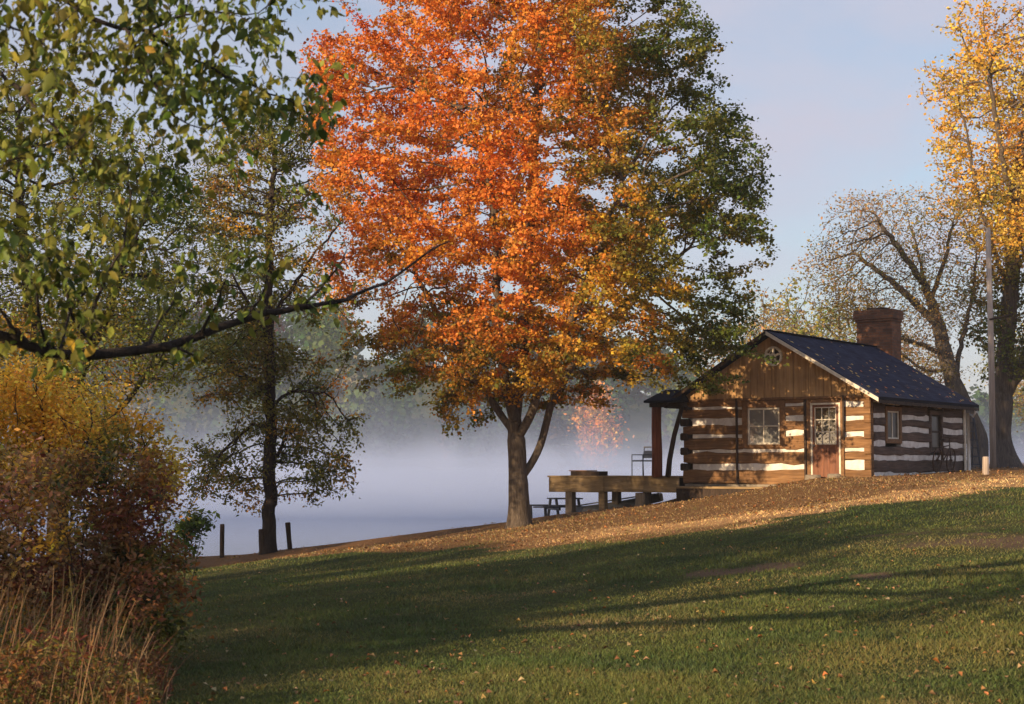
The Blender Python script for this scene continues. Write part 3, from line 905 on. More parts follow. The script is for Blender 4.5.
# ---------------- generic background trees, copied
def proto_tree(name, label, cols, wts, h, rad, r0, nattr, per, size, seed, group, thr=0.42, trunk_h=0.25, bark='bark', step=0.5, cat='tree'):
    prof = [(h * trunk_h, -rad * .5, rad * .5), (h * .4, -rad * .95, rad * .95), (h * .6, -rad, rad), (h * .8, -rad * .75, rad * .75), (h, -rad * .2, rad * .2)]
    A = in_profile(nattr, prof, 0, 1.0, thr, rad * .35, 0.4)
    sk = [([(0, 0, -0.3), (0, 0, h * trunk_h), (0.2, 0.1, h * .45), (0.1, 0, h * .7)], -1)]
    for k in range(5):
        a = k * 2.4 + seed
        zz = h * (trunk_h * .8 + 0.07 * k)
        sk.append(([(0, 0, zz), (math.cos(a) * rad * .3, math.sin(a) * rad * .3, zz + h * .12), (math.cos(a) * rad * .6, math.sin(a) * rad * .6, zz + h * .22)], 0))
    colfn = lambda P: jitter(palette([C_[c] for c in cols], wts, P, rad * .4, seed))
    return tree_thing(name, label, cat, (0, 0, 0), sk, A, r0, colfn, per, step * .75, size, bark, step=step, infl=step * 6, kill=step * 1.5, wmax=4, group=group, maxnodes=5000)

def put(o, px, Y, s=1.0, rz=0.0, label=None, x=None, cat=None):
    X = pxx(px, Y) if x is None else x
    o.location = (X, Y, gz(X, Y) - 0.1)
    o.scale = (s, s, s)
    o.rotation_euler[2] = rz
    if label: o['label'] = label
    return o

bgA = proto_tree('lakeside_tree', 'x', ['olive', 'yellow', 'lgreen', 'tan'], [1, .5, .6, .5], 10.5, 3.9, 0.16, 2600, 12, 0.17, 2, 'pale trees beyond the cabin roof', step=0.42)
bgB = proto_tree('lakeside_tree', 'x', ['tan', 'gold', 'brown', 'olive'], [.9, .4, .5, .8], 9.8, 3.7, 0.14, 2300, 9, 0.16, 5, 'pale trees beyond the cabin roof', thr=0.46, step=0.42)
put(bgA, 838, 82, 0.98, 0.0, 'yellow-green tree beyond the cabin roof, just left of the chimney')
put(bgB, 762, 88, 1.05, 1.0, 'pale tan tree beyond the peak of the cabin roof, right of the maple')
c = copy_thing(bgA); put(c, 800, 95, 1.12, 2.0, 'olive tree above the middle of the cabin roof, between a tan and a yellow-green tree')
c = copy_thing(bgB); put(c, 905, 96, 0.95, 3.3, 'tan tree seen between the limbs right of the chimney')
c = copy_thing(bgA); put(c, 1040, 86, 0.85, 4.0, 'olive tree at the right edge behind the thick trunk')
# trees out to the left whose shadow falls across the lawn; the last is added to shade the shore tree
for x, y, sc_, rz, lb_ in [(-33.4, -14, .92, 2.1, 'large maple on the lawn behind the camera, nearest of those outside the picture'), (-39.6, -9.6, .9, 4.0, 'large maple on the lawn far left, middle one outside the picture'),
                      (-16.6, 35.8, .72, .8, 'unseen maple added near the shore, left of the picture, to shade the slender tree')]:
    c = copy_thing(maple); c.location = (x, y, gz(x, y) - 0.1); c.scale = (sc_,) * 3; c.rotation_euler[2] = rz
    c['label'] = lb_
    c['group'] = 'maples outside the picture'

# ---------------- far shore
oY = 285.0
fo = proto_tree('far_shore_tree', 'pale orange tree in the mist across the lake, between maple and porch canopy', ['lorange', 'pink', 'tan', 'gold'], [1.2, .7, .6, .8], 18, 3.7, 0.3, 1300, 20, 0.55, 8, None, thr=0.3, trunk_h=0.12, step=1.0)
fo.location = (pxx(598, 244), 244, WZ - 0.3)
def woods():
    n = 700
    X = rng.uniform(-330, 330, n); Y = 247 + rng.random(n) ** 1.3 * 190
    ok = np.abs(X / Y) < 0.62
    X = X[ok]; Y = Y[ok]
    Z = terr(X, Y)
    P = []; colr = []
    pal = np.array([C_['dgreen'], C_['green'], C_['olive'], C_['brown'], C_['tan'], C_['maroon'], C_['pink']])
    for x, y, z in zip(X, Y, Z):
        h = rng.uniform(9, 17); r = rng.uniform(3.2, 5.5)
        m = 420
        q = rng.normal(0, 1, (m, 3)); q /= np.linalg.norm(q, axis=1)[:, None]
        q *= rng.random((m, 1)) ** (1 / 2.2)
        lump = 0.75 + 0.5 * noise3(q * 2 + x, 1.0)[:, None]
        q = q * lump
        P.append(np.stack([x + q[:, 0] * r, y + q[:, 1] * r, z + h * .52 + q[:, 2] * h * .5], 1))
        c = pal[rng.choice(7, p=[.42, .30, .16, .08, .03, .01, .0])]
        colr.append(np.repeat(c[None], m, 0))
    P = np.concatenate(P); colr = jitter(np.concatenate(colr) * np.array([.55, .80, 1.0]), .25)  # red cut and leaves dimmed, putting misty blue shade into their colour
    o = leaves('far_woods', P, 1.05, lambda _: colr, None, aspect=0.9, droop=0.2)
    meta(o, kind='stuff')
woods()

# ---------------- mist and air
def vbox(name, x0, x1, y0, y1, z0, z1, mat):
    o = MB().box(x0, x1, y0, y1, z0, z1).build(name, mat)
    return meta(o, kind='stuff')
HAZE = vbox('haze', -700, 720, -80, 1320, EYE - 8, EYE + 62, volume_mat('haze_air', (0.80, 0.86, 1.0), 0.0003))
lay = [(1.2, 0.018), (2.2, 0.010), (3.4, 0.005), (4.6, 0.003), (6.0, 0.0016), (8.0, 0.0010), (11.0, 0.0005)]
for i, (h, dns) in enumerate(lay):
    k = i * 1.3
    vbox('mist', -420 - k, 420 + k, 54.5 - i * .4, 400 + k, WZ + 0.004 - 2.0 - 0.01 * i, WZ + h, volume_mat('lake_mist', (0.56, 0.69, 1.0), dns))

def wisps():
    m = bpy.data.materials.new('drifting_mist'); m.use_nodes = True
    t = m.node_tree; t.nodes.clear()
    o = t.nodes.new('ShaderNodeOutputMaterial'); v = t.nodes.new('ShaderNodeVolumePrincipled')
    v.inputs['Color'].default_value = (0.62, 0.73, 1.0, 1)
    ge = N(t, 'ShaderNodeTexCoord'); mp = N(t, 'ShaderNodeMapping'); mp.inputs['Scale'].default_value = (1, .35, .55)
    nz = N(t, 'ShaderNodeTexNoise', i_Scale=0.11, i_Detail=5, i_Roughness=0.6)
    t.links.new(ge.outputs['Object'], mp.inputs[0]); t.links.new(mp.outputs[0], nz.inputs['Vector'])
    sp = N(t, 'ShaderNodeSeparateXYZ'); t.links.new(ge.outputs['Object'], sp.inputs[0])
    fall = N(t, 'ShaderNodeMapRange'); fall.inputs[1].default_value = WZ; fall.inputs[2].default_value = WZ + 10; fall.inputs[3].default_value = 0.50; fall.inputs[4].default_value = 0.0
    t.links.new(sp.outputs[2], fall.inputs[0])
    th = N(t, 'ShaderNodeMath', operation='ADD'); t.links.new(nz.outputs[0], th.inputs[0]); t.links.new(fall.outputs[0], th.inputs[1])
    r = N(t, 'ShaderNodeMapRange'); r.inputs[1].default_value = 0.74; r.inputs[2].default_value = 0.98; r.inputs[3].default_value = 0; r.inputs[4].default_value = 0.024
    t.links.new(th.outputs[0], r.inputs[0]); t.links.new(r.outputs[0], v.inputs['Density'])
    t.links.new(v.outputs[0], o.inputs['Volume'])
    vbox('mist', -90, 110, 75, 236, WZ - 1.9, WZ + 10, m)
wisps()
sc.cycles.volume_step_rate = 0.25

# ------------------------------------------------------------------ the near tree that reaches in from the left
nY = 8.5
n_ = lambda px, py, Y=nY: at(px, py, Y)
nb = np.array([-11.6, 7.4, gz(-11.6, 7.4) - 0.1])
limb = [n_(-70, 280, 7.9), n_(0, 332, 8.1), n_(40, 352, 8.3), n_(75, 357, 8.4), n_(120, 352, 8.6), n_(180, 344, 8.8), n_(225, 325, 9.0), n_(265, 314, 9.2), n_(330, 303, 9.5), n_(380, 285, 9.8), n_(415, 262, 10.0), n_(452, 238, 10.2)]
sk = [([nb, (-11.5, 7.4, 1.2), (-11.2, 7.4, 2.2), (-9.4, 7.3, 3.1), (-6.9, 7.3, 3.6), (-4.9, 7.4, 4.1), (-4.1, 7.6, 4.9)], -1),
      ([(-10.5, 7.4, 2.6), (-7.6, 7.4, 2.75), (-4.6, 7.5, 2.7)] + limb, 0),
      ([(-11.2, 7.4, 2.2), (-12.0, 7.3, 4.0), (-12.4, 7.2, 6.0)], 0),
      ([n_(330, 303, 9.5), n_(370, 296, 9.6), n_(400, 278, 9.5), n_(420, 262, 9.5)], 0),
      ([n_(90, 357, 8.45), n_(93, 345, 8.3), n_(90, 310, 8.1), n_(104, 285, 8.0), n_(124, 245, 7.9), n_(132, 205, 7.8), n_(128, 165, 7.8)], 0),
      ([n_(60, 355, 8.4), n_(66, 320, 8.6), n_(90, 290, 8.8), n_(118, 262, 9.0)], 0),
      ([n_(145, 348, 8.7), n_(160, 320, 8.9), n_(178, 298, 9.1), n_(186, 280, 9.2)], 0),
      ([n_(20, 345, 8.2), n_(0, 305, 8.0), n_(-30, 280, 7.9)], 0),
      ([n_(200, 337, 8.9), n_(207, 318, 8.8), n_(222, 300, 8.7), n_(226, 280, 8.6)], 0),
      ([n_(240, 321, 9.1), n_(262, 300, 9.0), n_(268, 278, 8.9)], 0),
      ([n_(300, 307, 9.4), n_(322, 290, 9.5), n_(334, 268, 9.5), n_(352, 252, 9.5)], 0),
      ([n_(170, 346, 8.75), n_(190, 352, 8.7), n_(205, 362, 8.7)], 0),
      ([n_(50, 355, 8.35), n_(40, 330, 8.2), n_(36, 290, 8.1), n_(52, 262, 8.0)], 0),
      ([n_(118, 262, 9.0), n_(140, 235, 9.0), n_(150, 205, 8.9)], 0),
      ([n_(93, 345, 8.3), n_(70, 318, 8.2), n_(62, 280, 8.1), n_(45, 255, 8.0)], 0),
      ([(-5.4, 7.3, 3.9), n_(-120, 50, 7.6), n_(-40, 62, 7.6), n_(0, 72, 7.6), n_(50, 68, 7.6)], 0),
      ([(-4.9, 7.4, 4.1), n_(-100, -60, 7.9), n_(0, -40, 7.9), n_(50, -10, 7.9), n_(78, 10, 7.9), n_(120, 28, 8.0), n_(150, 32, 8.1), n_(175, 20, 8.2), n_(215, 12, 8.3), n_(250, 14, 8.4), n_(272, 6, 8.5)], 0),
      ([n_(126, 30, 8.0), n_(140, 58, 7.9), n_(160, 95, 7.8), n_(175, 118, 7.8), n_(190, 130, 7.8)], 0),
      ([n_(150, 32, 8.1), n_(180, 48, 8.3), n_(200, 62, 8.4), n_(240, 82, 8.6), n_(285, 98, 8.7), n_(320, 112, 8.8)], 0),
      ([(-4.1, 7.6, 4.4), n_(-100, -140, 8.4), n_(10, -120, 8.6), n_(90, -70, 8.8), n_(150, -40, 9.0), n_(210, -30, 9.0)], 0),
      ([n_(-40, 62, 7.6), n_(0, 25, 7.4), n_(25, 34, 7.4), n_(55, 58, 7.4)], 0),
      ([n_(0, 72, 7.6), n_(40, 110, 7.4), n_(70, 150, 7.3), n_(90, 180, 7.3)], 0),
      ([(-6.9, 7.3, 3.6), n_(-110, 170, 7.6), n_(-40, 175, 7.7), n_(10, 160, 7.8), n_(60, 150, 8.0)], 0)]
def near_attr():
    out = []
    def blob(px, py, Y, sx, sy, n):
        c = n_(px, py, Y); s = Y / F
        out.append(c + rng.normal(0, 1, (n, 3)) * np.array([sx * s, 0.5, sy * s]))
    blob(60, 90, 7.8, 75, 65, 330)
    blob(150, 55, 8.2, 60, 42, 240)
    blob(225, 40, 8.4, 40, 28, 110)
    blob(255, 100, 8.6, 45, 18, 90)
    blob(35, 205, 7.9, 55, 40, 150)
    blob(125, 180, 8.0, 30, 38, 70)
    blob(150, 110, 8.0, 30, 30, 90)
    blob(-60, 120, 7.8, 70, 100, 260)
    blob(150, -60, 8.8, 90, 40, 160)
    blob(60, 300, 8.5, 60, 25, 30)
    blob(150, 300, 8.9, 40, 25, 16)
    blob(395, 268, 9.8, 22, 16, 12)
    blob(230, 290, 8.8, 28, 14, 22)
    blob(330, 275, 9.4, 18, 12, 12)
    q = rng.normal(0, 1, (900, 3)) * np.array([1.4, 1.6, 1.2]) + np.array([-12.2, 7.2, 6.0])
    q = q[(q[:, 2] > 3.2)]
    out.append(q)
    return np.concatenate(out)
def near_col(P):
    return jitter(palette([C_['green'], C_['olive'], C_['dgreen'], C_['lgreen'], C_['gold']], [.8, 1.1, .5, .7, .18], P, 0.5, 9), .35)
def poly_dist(P, line):
    best = np.full(len(P), 1e9); arc = np.zeros(len(P)); acc = 0
    L = [np.array(p, float) for p in line]
    for a, b in zip(L[:-1], L[1:]):
        d = b - a; ln = np.linalg.norm(d)
        t = np.clip(((P - a) @ d) / ln ** 2, 0, 1)
        q = np.linalg.norm(P - a - t[:, None] * d, axis=1)
        u = q < best
        best[u] = q[u]; arc[u] = (acc + t * ln)[u]; acc += ln
    return best, arc / acc
def near_r(P, r, w):
    q = np.minimum(r, 0.0017 * w ** 0.5)
    for line, c in sk[4:]:
        d, t = poly_dist(P, line)
        q = np.where(d < .035, np.maximum(q, 0.013 - 0.009 * t), q)
    d, t = poly_dist(P, limb)
    q = np.where(d < .045, np.interp(t, [0, .25, .6, 1], [.033, .029, .020, .006]), q)
    return np.where((P[:, 0] < -3.4) & (r > .05), r, q)
def near_keep(P):
    x = 512 + P[:, 0] / P[:, 1] * F
    return ~((x > 335) & (P[:, 2] < 3.2) & (rng.random(len(P)) < 0.995))
tree_thing('overhanging_tree', 'near tree reaching a dark crooked limb and green leaves in from the left edge', 'tree', nb, sk, near_attr(), 0.22, near_col, 4.8, 0.05, 0.058, 'dark_bark',
           step=0.08, infl=0.9, kill=0.15, wob=0.10, tip=0.0018, wmax=5, droop=1.4, shape=8, aspect=0.52, e=2.45, maxnodes=16000, squash=1.0, up=-0.03, parts=('trunk', 'leaves'), keep=near_keep, rfn=near_r)

# ------------------------------------------------------------------ shrubs, lower left
def shrub(name, label, base, lobes, nstem, stemr, colfn, per, spread, size, step, kill, group=None, droop=0.1, nattr=2000, aspect=0.5, wmax=5, cat='shrub', cloud=6):
    base = np.array(base, float)
    out = []
    tot = sum(l[6] for l in lobes)
    for cx, cy, cz, rx, ry, rz_, wgt in lobes:
        n = int(nattr * wgt / tot)
        q = rng.normal(0, 1, (n, 3)); q /= np.linalg.norm(q, axis=1)[:, None]; q *= rng.random((n, 1)) ** (1 / 2.4)
        out.append(q * [rx, ry, rz_] + [cx, cy, cz])
    A = np.concatenate(out)
    A = A[A[:, 2] > terr(A[:, 0], A[:, 1]) + 0.05]
    A = A[noise3(A, 0.36) > 0.44]
    mn, mx_ = A.min(0), A.max(0)
    sk = [([base - [0, 0, .1], base + [0, 0, 0.12]], -1)]
    for k in range(nstem):
        t = (k + .5) / nstem
        bx = mn[0] + (mx_[0] - mn[0]) * (0.1 + 0.8 * t); by = base[1] + rng.normal(0, 0.35)
        b0 = np.array([bx, by, gz(bx, by) + 0.02])
        lean = rng.normal(0, 0.25, 2)
        sk.append(([base + [0, 0, 0.03], b0, b0 + [lean[0] * .5, lean[1] * .5, .5], b0 + [lean[0], lean[1], 1.0]], 0))
    ex = np.repeat(A, cloud, 0); ex = ex + rng.normal(0, kill * .6, ex.shape); ex = ex[noise3(ex, .16) > .42]
    return tree_thing(name, label, cat, base, sk, A, stemr, colfn, per, spread, size, 'dark_bark', step=step, infl=step * 7, kill=kill, wmax=wmax, droop=droop, aspect=aspect,
                      parts=('stems', 'foliage'), maxnodes=9000, tip=0.0025, e=2.6, group=group, wob=0.25, extra=ex)
sY = 14.5
s_ = lambda px, py, Y=sY: at(px, py, Y)
def lobe(px, py, Y, rx, rz_, w=1, ry=None):
    c = s_(px, py, Y); s = Y / F
    return (c[0], c[1], c[2], rx * s, (ry or rx) * s, rz_ * s, w)
red_lobes = [lobe(60, 520, 14.5, 95, 75, 2), lobe(115, 500, 14.8, 62, 60, 1.6), lobe(150, 550, 14.5, 40, 62, 1.2), lobe(-40, 510, 14.5, 80, 80, 1.2), lobe(20, 480, 15, 60, 40, .8), lobe(110, 590, 14.3, 60, 45, .8), lobe(163, 590, 14.4, 24, 40, .5), lobe(60, 570, 14.4, 85, 50, 1.6), lobe(150, 615, 14.2, 36, 45, 1.4), lobe(120, 570, 14.6, 60, 45, 2.2), lobe(160, 560, 14.8, 30, 45, 1.0), lobe(80, 610, 14.2, 70, 40, 1.2), lobe(-30, 570, 14.4, 60, 50, .8)]
def red_col(P):
    x = 512 + P[:, 0] / P[:, 1] * F
    y = 352 - ((P[:, 2] - EYE) / P[:, 1] - math.tan(PITCH)) * F
    l = sstep(130, 20, x)  # gold and tan weighted to the left, standing in for sun there
    W = np.stack([.5 + 0 * l, 1.0 + 0 * l, .5 * l + .15, .45 + .3 * l, .15 + 1.0 * l, .45 + .3 * (1 - l), .35 + .7 * l], 1)
    return jitter(palette([C_['maroon'], C_['brown'], C_['pink'], C_['olive'], C_['gold'], C_['dgreen'], C_['tan']], W, P, .35, 11), .35)
rbx = pxx(80, 14.5)
shrub('red_shrub', 'dense maroon and brown leaved shrub at the left edge of the lawn', (rbx, 14.6, gz(rbx, 14.6)), red_lobes, 16, 0.022, red_col, 9, 0.05, 0.05, 0.1, 0.14, nattr=12000, cloud=5)
gold_lobes = [lobe(40, 440, 19, 100, 62, 2), lobe(-50, 450, 19, 90, 70, 1), lobe(120, 452, 19.5, 55, 50, 1.2), lobe(20, 400, 19, 60, 38, .8), lobe(165, 480, 19.5, 22, 38, .3)]
def gold_col(P):
    x = 512 + P[:, 0] / P[:, 1] * F
    l = sstep(150, 30, x)
    W = np.stack([.7 + 1.2 * l, .6 + .6 * l, .6 * (1 - l) + .3, .25 + .3 * l, .4 * (1 - l) + .1, .15 + 0 * l], 1)
    return jitter(palette([C_['gold'], C_['yellow'], C_['olive'], C_['lorange'], C_['green'], C_['brown']], W, P, .5, 12), .28) * 1.2
gbx = pxx(30, 19)
shrub('golden_shrub', 'tall golden yellow shrub rising behind the maroon shrub', (gbx, 19.3, gz(gbx, 19.3)), gold_lobes, 14, 0.045, gold_col, 9, 0.07, 0.052, 0.13, 0.18, nattr=8000, cloud=7)
# green sapling at the right foot of the shrub
gl = [(*s_(180, 545, 30), .34, .3, .5, 1), (*s_(197, 524, 30), .24, .2, .22, .4)]
gbx = pxx(180, 30)
shrub('green_sapling', 'small dark green sapling at the right foot of the maroon shrub', (gbx, 30, gz(gbx, 30)), gl, 3, 0.014, lambda P: jitter(palette([C_['green'], C_['dgreen'], C_['olive']], [1, 1, .4], P, .3, 13)), 4, 0.04, 0.09, 0.09, 0.14, nattr=600, cat='sapling', cloud=4)

# dry stalks in front of the shrub
def stalks():
    V = []; Fc = []; Cc = []
    n = 430
    base = 0
    for i in range(n):
        Y = rng.uniform(9.6, 13.6)
        px = rng.uniform(-70, 150) if rng.random() < .8 else rng.uniform(100, 175)
        X = pxx(px, Y)
        h = rng.uniform(.35, 1.15) * (1 if px < 90 else max(.35, 1 - (px - 90) / 110))
        lean = rng.normal(0.10, 0.17, 2) * h
        z = gz(X, Y)
        wd = rng.uniform(.0025, .0075)
        m = 5
        ang = rng.uniform(0, math.pi)
        side = np.array([math.cos(ang), math.sin(ang), 0]) * wd
        s2 = np.array([-math.sin(ang), math.cos(ang), 0]) * wd
        col = np.array([(0.24, 0.14, 0.07), (0.17, 0.085, 0.045), (0.30, 0.19, 0.10), (0.13, 0.06, 0.03), (0.11, 0.10, 0.035)][rng.integers(5)]) * rng.uniform(.7, 1.2)
        for k in range(m):
            t = k / (m - 1)
            c = np.array([X + lean[0] * t ** 1.7, Y + lean[1] * t ** 1.7, z + h * t * (1 - 0.08 * t)])
            q = (1 - .7 * t)
            V += [c + side * q, c + s2 * q, c - side * q, c - s2 * q]
            Cc += [col] * 4
        for k in range(m - 1):
            for a in range(4):
                b = (a + 1) % 4
                Fc.append((base + k * 4 + a, base + k * 4 + b, base + k * 4 + 4 + b, base + k * 4 + 4 + a))
        base += 4 * m
    Fc = np.array(Fc)
    o = np_mesh('dry_stalks', np.array(V), Fc.ravel(), np.full(len(Fc), 4), M['litter'], colors=np.array(Cc))
    meta(o, kind='stuff')
stalks()
# low weeds among the stalks
def weeds():
    n = 42000
    Y = rng.uniform(9.6, 14.2, n)
    px = rng.uniform(-80, 178, n)
    X = (px - 512) / F * Y
    h = rng.random(n) ** 1.6 * .62 * (1 - sstep(60, 185, px) * .55)
    P = np.stack([X, Y, terr(X, Y) + h], 1)
    edge = 150 + 34 * (noise3(P + 2, .5) - .3) + rng.normal(0, 7, n)
    keep = (noise3(P * [1, 1, .5], .35) > .42) & (px < edge + 12 * (Y - 11.5) / 2.5)
    P = P[keep]
    col = jitter(palette([C_['olive'], C_['brown'], C_['tan'], C_['gold'], C_['green'], C_['maroon']], [.9, 1.1, .3, .08, .5, .6], P, .3, 14), .35) * .8
    o = leaves('undergrowth', P, 0.045, lambda _: col, None, aspect=.35, droop=-.2)
    meta(o, kind='stuff')
weeds()

# ------------------------------------------------------------------ grass blades and fallen leaves
def grass():
    n = 330000
    u = rng.random(n)
    # even on the picture: density falls with distance
    Y = 1 / (1 / 9.4 - u * (1 / 9.4 - 1 / 42.0))
    X = rng.uniform(-1, 1, n) * (0.335 * Y + 1.2)
    L = litter(X, Y)
    B = bare(X, Y)
    keep = (rng.random(n) > L * 0.35) & (rng.random(n) > B * .85)
    X = X[keep]; Y = Y[keep]
    n = len(X)
    Z = terr(X, Y)
    p = np.stack([X, Y, X * 0], 1)
    tall = 0.55 + 0.9 * noise3(p + 5, .45) * noise3(p + 9, 1.8) * 2
    h = (0.015 + 0.022 * rng.random(n)) * tall * (1 + 0.010 * Y)
    w = 0.0035 * (0.7 + Y / 14)
    a = rng.uniform(0, 2 * math.pi, n)
    s = np.stack([np.cos(a), np.sin(a), a * 0], 1) * w[:, None]
    ln = rng.normal(0, .6, (n, 2)) * h[:, None]
    B0 = np.stack([X, Y, Z - .004], 1)
    T = B0 + np.stack([ln[:, 0], ln[:, 1], h], 1)
    V = np.stack([B0 - s, B0 + s, T], 1).reshape(-1, 3)
    cols = [(0.070, 0.104, 0.028), (0.105, 0.126, 0.034), (0.17, 0.155, 0.05), (0.25, 0.19, 0.09), (0.050, 0.078, 0.026)]
    c = palette(cols, [.9, 1, .8, .35, .7], p, 1.1, 15, 4)
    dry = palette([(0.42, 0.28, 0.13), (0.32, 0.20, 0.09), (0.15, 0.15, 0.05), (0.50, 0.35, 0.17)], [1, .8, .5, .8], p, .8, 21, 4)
    dry = dry * (0.75 + 1.05 * pale_lit_strip(X, Y))[:, None]  # dry blades carry the strip's painted sunlight and shade too
    Lk = (L[keep] > rng.random(n) * .8 + .1)[:, None]
    c = jitter(np.where(Lk, dry, c), .25)
    f = np.arange(3 * n)
    o = np_mesh('grass', V, f, np.full(n, 3), M['blade'], colors=np.repeat(c, 3, 0))
    meta(o, kind='stuff')
grass()

def fallen():
    n = 46000
    u = rng.random(n)
    Y = 1 / (1 / 16 - u * (1 / 16 - 1 / 62.0))
    X = rng.uniform(-1, 1, n) * (0.34 * Y + 1.5)
    L = litter(X, Y)
    z = terr(X, Y)
    pp = np.stack([X, Y, X * 0], 1)
    drift = sstep(.35, .75, noise3(pp, 1.1) * .6 + noise3(pp + 9, .35) * .4)
    keep = (rng.random(n) < L * L * drift) & (z > WZ + .4)
    X = X[keep]; Y = Y[keep]
    # strays on the lawn
    m = 1100
    Y2 = 1 / (1 / 10 - rng.random(m) * (1 / 10 - 1 / 34)); X2 = rng.uniform(-1, 1, m) * .33 * Y2
    X = np.concatenate([X, X2]); Y = np.concatenate([Y, Y2])
    Z = terr(X, Y) + 0.018
    P = np.stack([X, Y, Z], 1)
    n = len(X)
    s = rng.uniform(.04, .085, n); s[-m:] *= .75; a = rng.uniform(0, 6.28, n)
    ca, sa = np.cos(a), np.sin(a)
    u_ = np.stack([ca, sa, rng.normal(0, .25, n)], 1) * s[:, None]
    v_ = np.stack([-sa, ca, rng.normal(0, .25, n)], 1) * s[:, None] * .7
    up = np.stack([0 * s, 0 * s, s * rng.uniform(.1, .5, n)], 1)
    V = np.stack([P - u_ * .5, P - v_ * .5 + up, P + u_ * .5, P + v_ * .5 + up], 1).reshape(-1, 3)
    f = (np.arange(n)[:, None, None] * 4 + np.array([[0, 1, 2], [0, 2, 3]])[None]).reshape(-1, 3)
    cols = np.array([(0.34, 0.18, 0.07), (0.42, 0.25, 0.11), (0.25, 0.13, 0.06), (0.42, 0.16, 0.05), (0.40, 0.29, 0.16), (0.18, 0.10, 0.05), (0.5, 0.32, 0.09)])
    c = jitter(cols[rng.choice(7, n, p=[.22, .2, .2, .1, .14, .1, .04])], .25)
    o = np_mesh('fallen_leaves', V, f.ravel(), np.full(len(f), 3), M['litter'], colors=np.repeat(c, 4, 0))
    meta(o, kind='stuff')
fallen()

# ------------------------------------------------------------------ the cabin
CX, CY = 4.837, 45.276                # front-left corner
CR = -math.atan2(0.583, 0.812)        # local x runs along the front, local y goes back
CZ = EYE - 0.40                       # floor level
W_, D_ = 5.62, 7.05
cabin = thing('log_cabin', 'log cabin with white chinking, wooden gable and dark blue shingle roof', 'cabin', (CX, CY, CZ), CR)
EA, AP = 2.28, 3.93                   # wall plate height, gable apex under the roof

def hewn(x0, x1, z0, z1, y0, depth, axis='x', seed=0, wob=0.030):
    """one hewn log as a closed bar, its face a little uneven. axis x: along the front, y: along the side"""
    rs = np.random.default_rng(seed)
    n = max(2, int((x1 - x0) / .35))
    v = []; f = []
    for i in range(n + 1):
        t = x0 + (x1 - x0) * i / n
        a, b, c, d = rs.normal(0, wob, 4)
        zz0, zz1 = z0 + a * .5, z1 + b * .5
        f0 = y0 + c * .7
        bev = .022
        ring = [(f0 + bev, zz0), (f0, zz0 + bev), (f0 + d * .25, (zz0 + zz1) / 2), (f0, zz1 - bev), (f0 + bev, zz1), (y0 + depth, zz1), (y0 + depth, zz0)]
        for q, z in ring:
            v.append((t, q, z) if axis == 'x' else (q, t, z))
    m = 7
    for i in range(n):
        for k in range(m):
            k2 = (k + 1) % m
            f.append((i * m + k, (i + 1) * m + k, (i + 1) * m + k2, i * m + k2))
    f.append(tuple(range(m))); f.append(tuple(range(n * m + m - 1, n * m - 1, -1)))
    return v, f

# front wall -----------------------------------------------------------------
fch = [(0.35, .085), (0.79, .05), (1.20, .05), (1.60, .10), (1.985, .045)]       # chink centre, half height: left
fch2 = [(0.40, .12), (0.81, .04), (1.22, .07), (1.63, .055), (2.02, .075)]         # right of the door
fch3 = [(0.35, .07), (0.79, .055), (1.27, .075), (1.67, .075), (2.03, .03)]         # between window and door
WX0, WX1 = 1.87, 3.17      # window surround
DX0, DX1 = 3.78, 4.88      # door surround
def log_rows(ch, top=EA, bot=-.12):
    zs = [bot]
    rows = []
    for c, h in ch:
        rows.append((zs[-1], c - h)); zs.append(c + h)
    rows.append((zs[-1], top))
    return rows
mb_ = MB()
sd = 1
segs = [(0.0, WX0, fch), (WX1, DX0, fch3), (DX1, W_, fch2)]
for x0, x1, ch in segs:
    for r, (z0, z1) in enumerate(log_rows(ch)):
        a, b = x0, x1
        if x0 < .1 or x1 == DX0:      # the two low logs run on under the window
            if r <= 1:
                if x0 > .1: continue
                b = DX0
        sd += 1
        mb_.add(*hewn(a, b, z0 + .002, z1 - .002, 0.0, .2, 'x', sd))
# log under the window between surround bottom and second chink
mb_.add(*hewn(WX0, WX1, .79 + .045, .90, .01, .18, 'x', 77, .006))
mb_.build('front_logs', M['log'], cabin)
ck = MB()
for x0, x1, ch in segs:
    for i, (c, h) in enumerate(ch):
        a, b = x0, x1
        if i <= 1 and x0 > .1 and x1 == DX0: continue
        if i <= 1 and x0 < .1: b = DX0
        # an uneven strip of mortar set slightly behind the log faces
        n = max(3, int((b - a) / .2)); rs = np.random.default_rng(int(100 * c + 7 * i))
        a_ = a + (.29 if a == 0 else .0); b_ = b - (.20 if b == W_ else 0)
        v = []; f = []
        for k in range(n + 1):
            t = a_ + (b_ - a_) * k / n
            e1, e2 = rs.normal(0, .008, 2)
            y = .035 + rs.normal(0, .004)
            v += [(t, y, c - h - .012 + e1), (t, y - .006, c), (t, y, c + h + .012 + e2), (t, .17, c + h + .012 + e2), (t, .17, c - h - .012 + e1)]
        for k in range(n):
            for j in range(5):
                j2 = (j + 1) % 5
                f.append((k * 5 + j, k * 5 + 5 + j, k * 5 + 5 + j2, k * 5 + j2))
        f.append((0, 1, 2, 3, 4)); f.append((n * 5 + 4, n * 5 + 3, n * 5 + 2, n * 5 + 1, n * 5))
        ck.add(v, f)
ck.build('front_chinking', M['chink'], cabin)
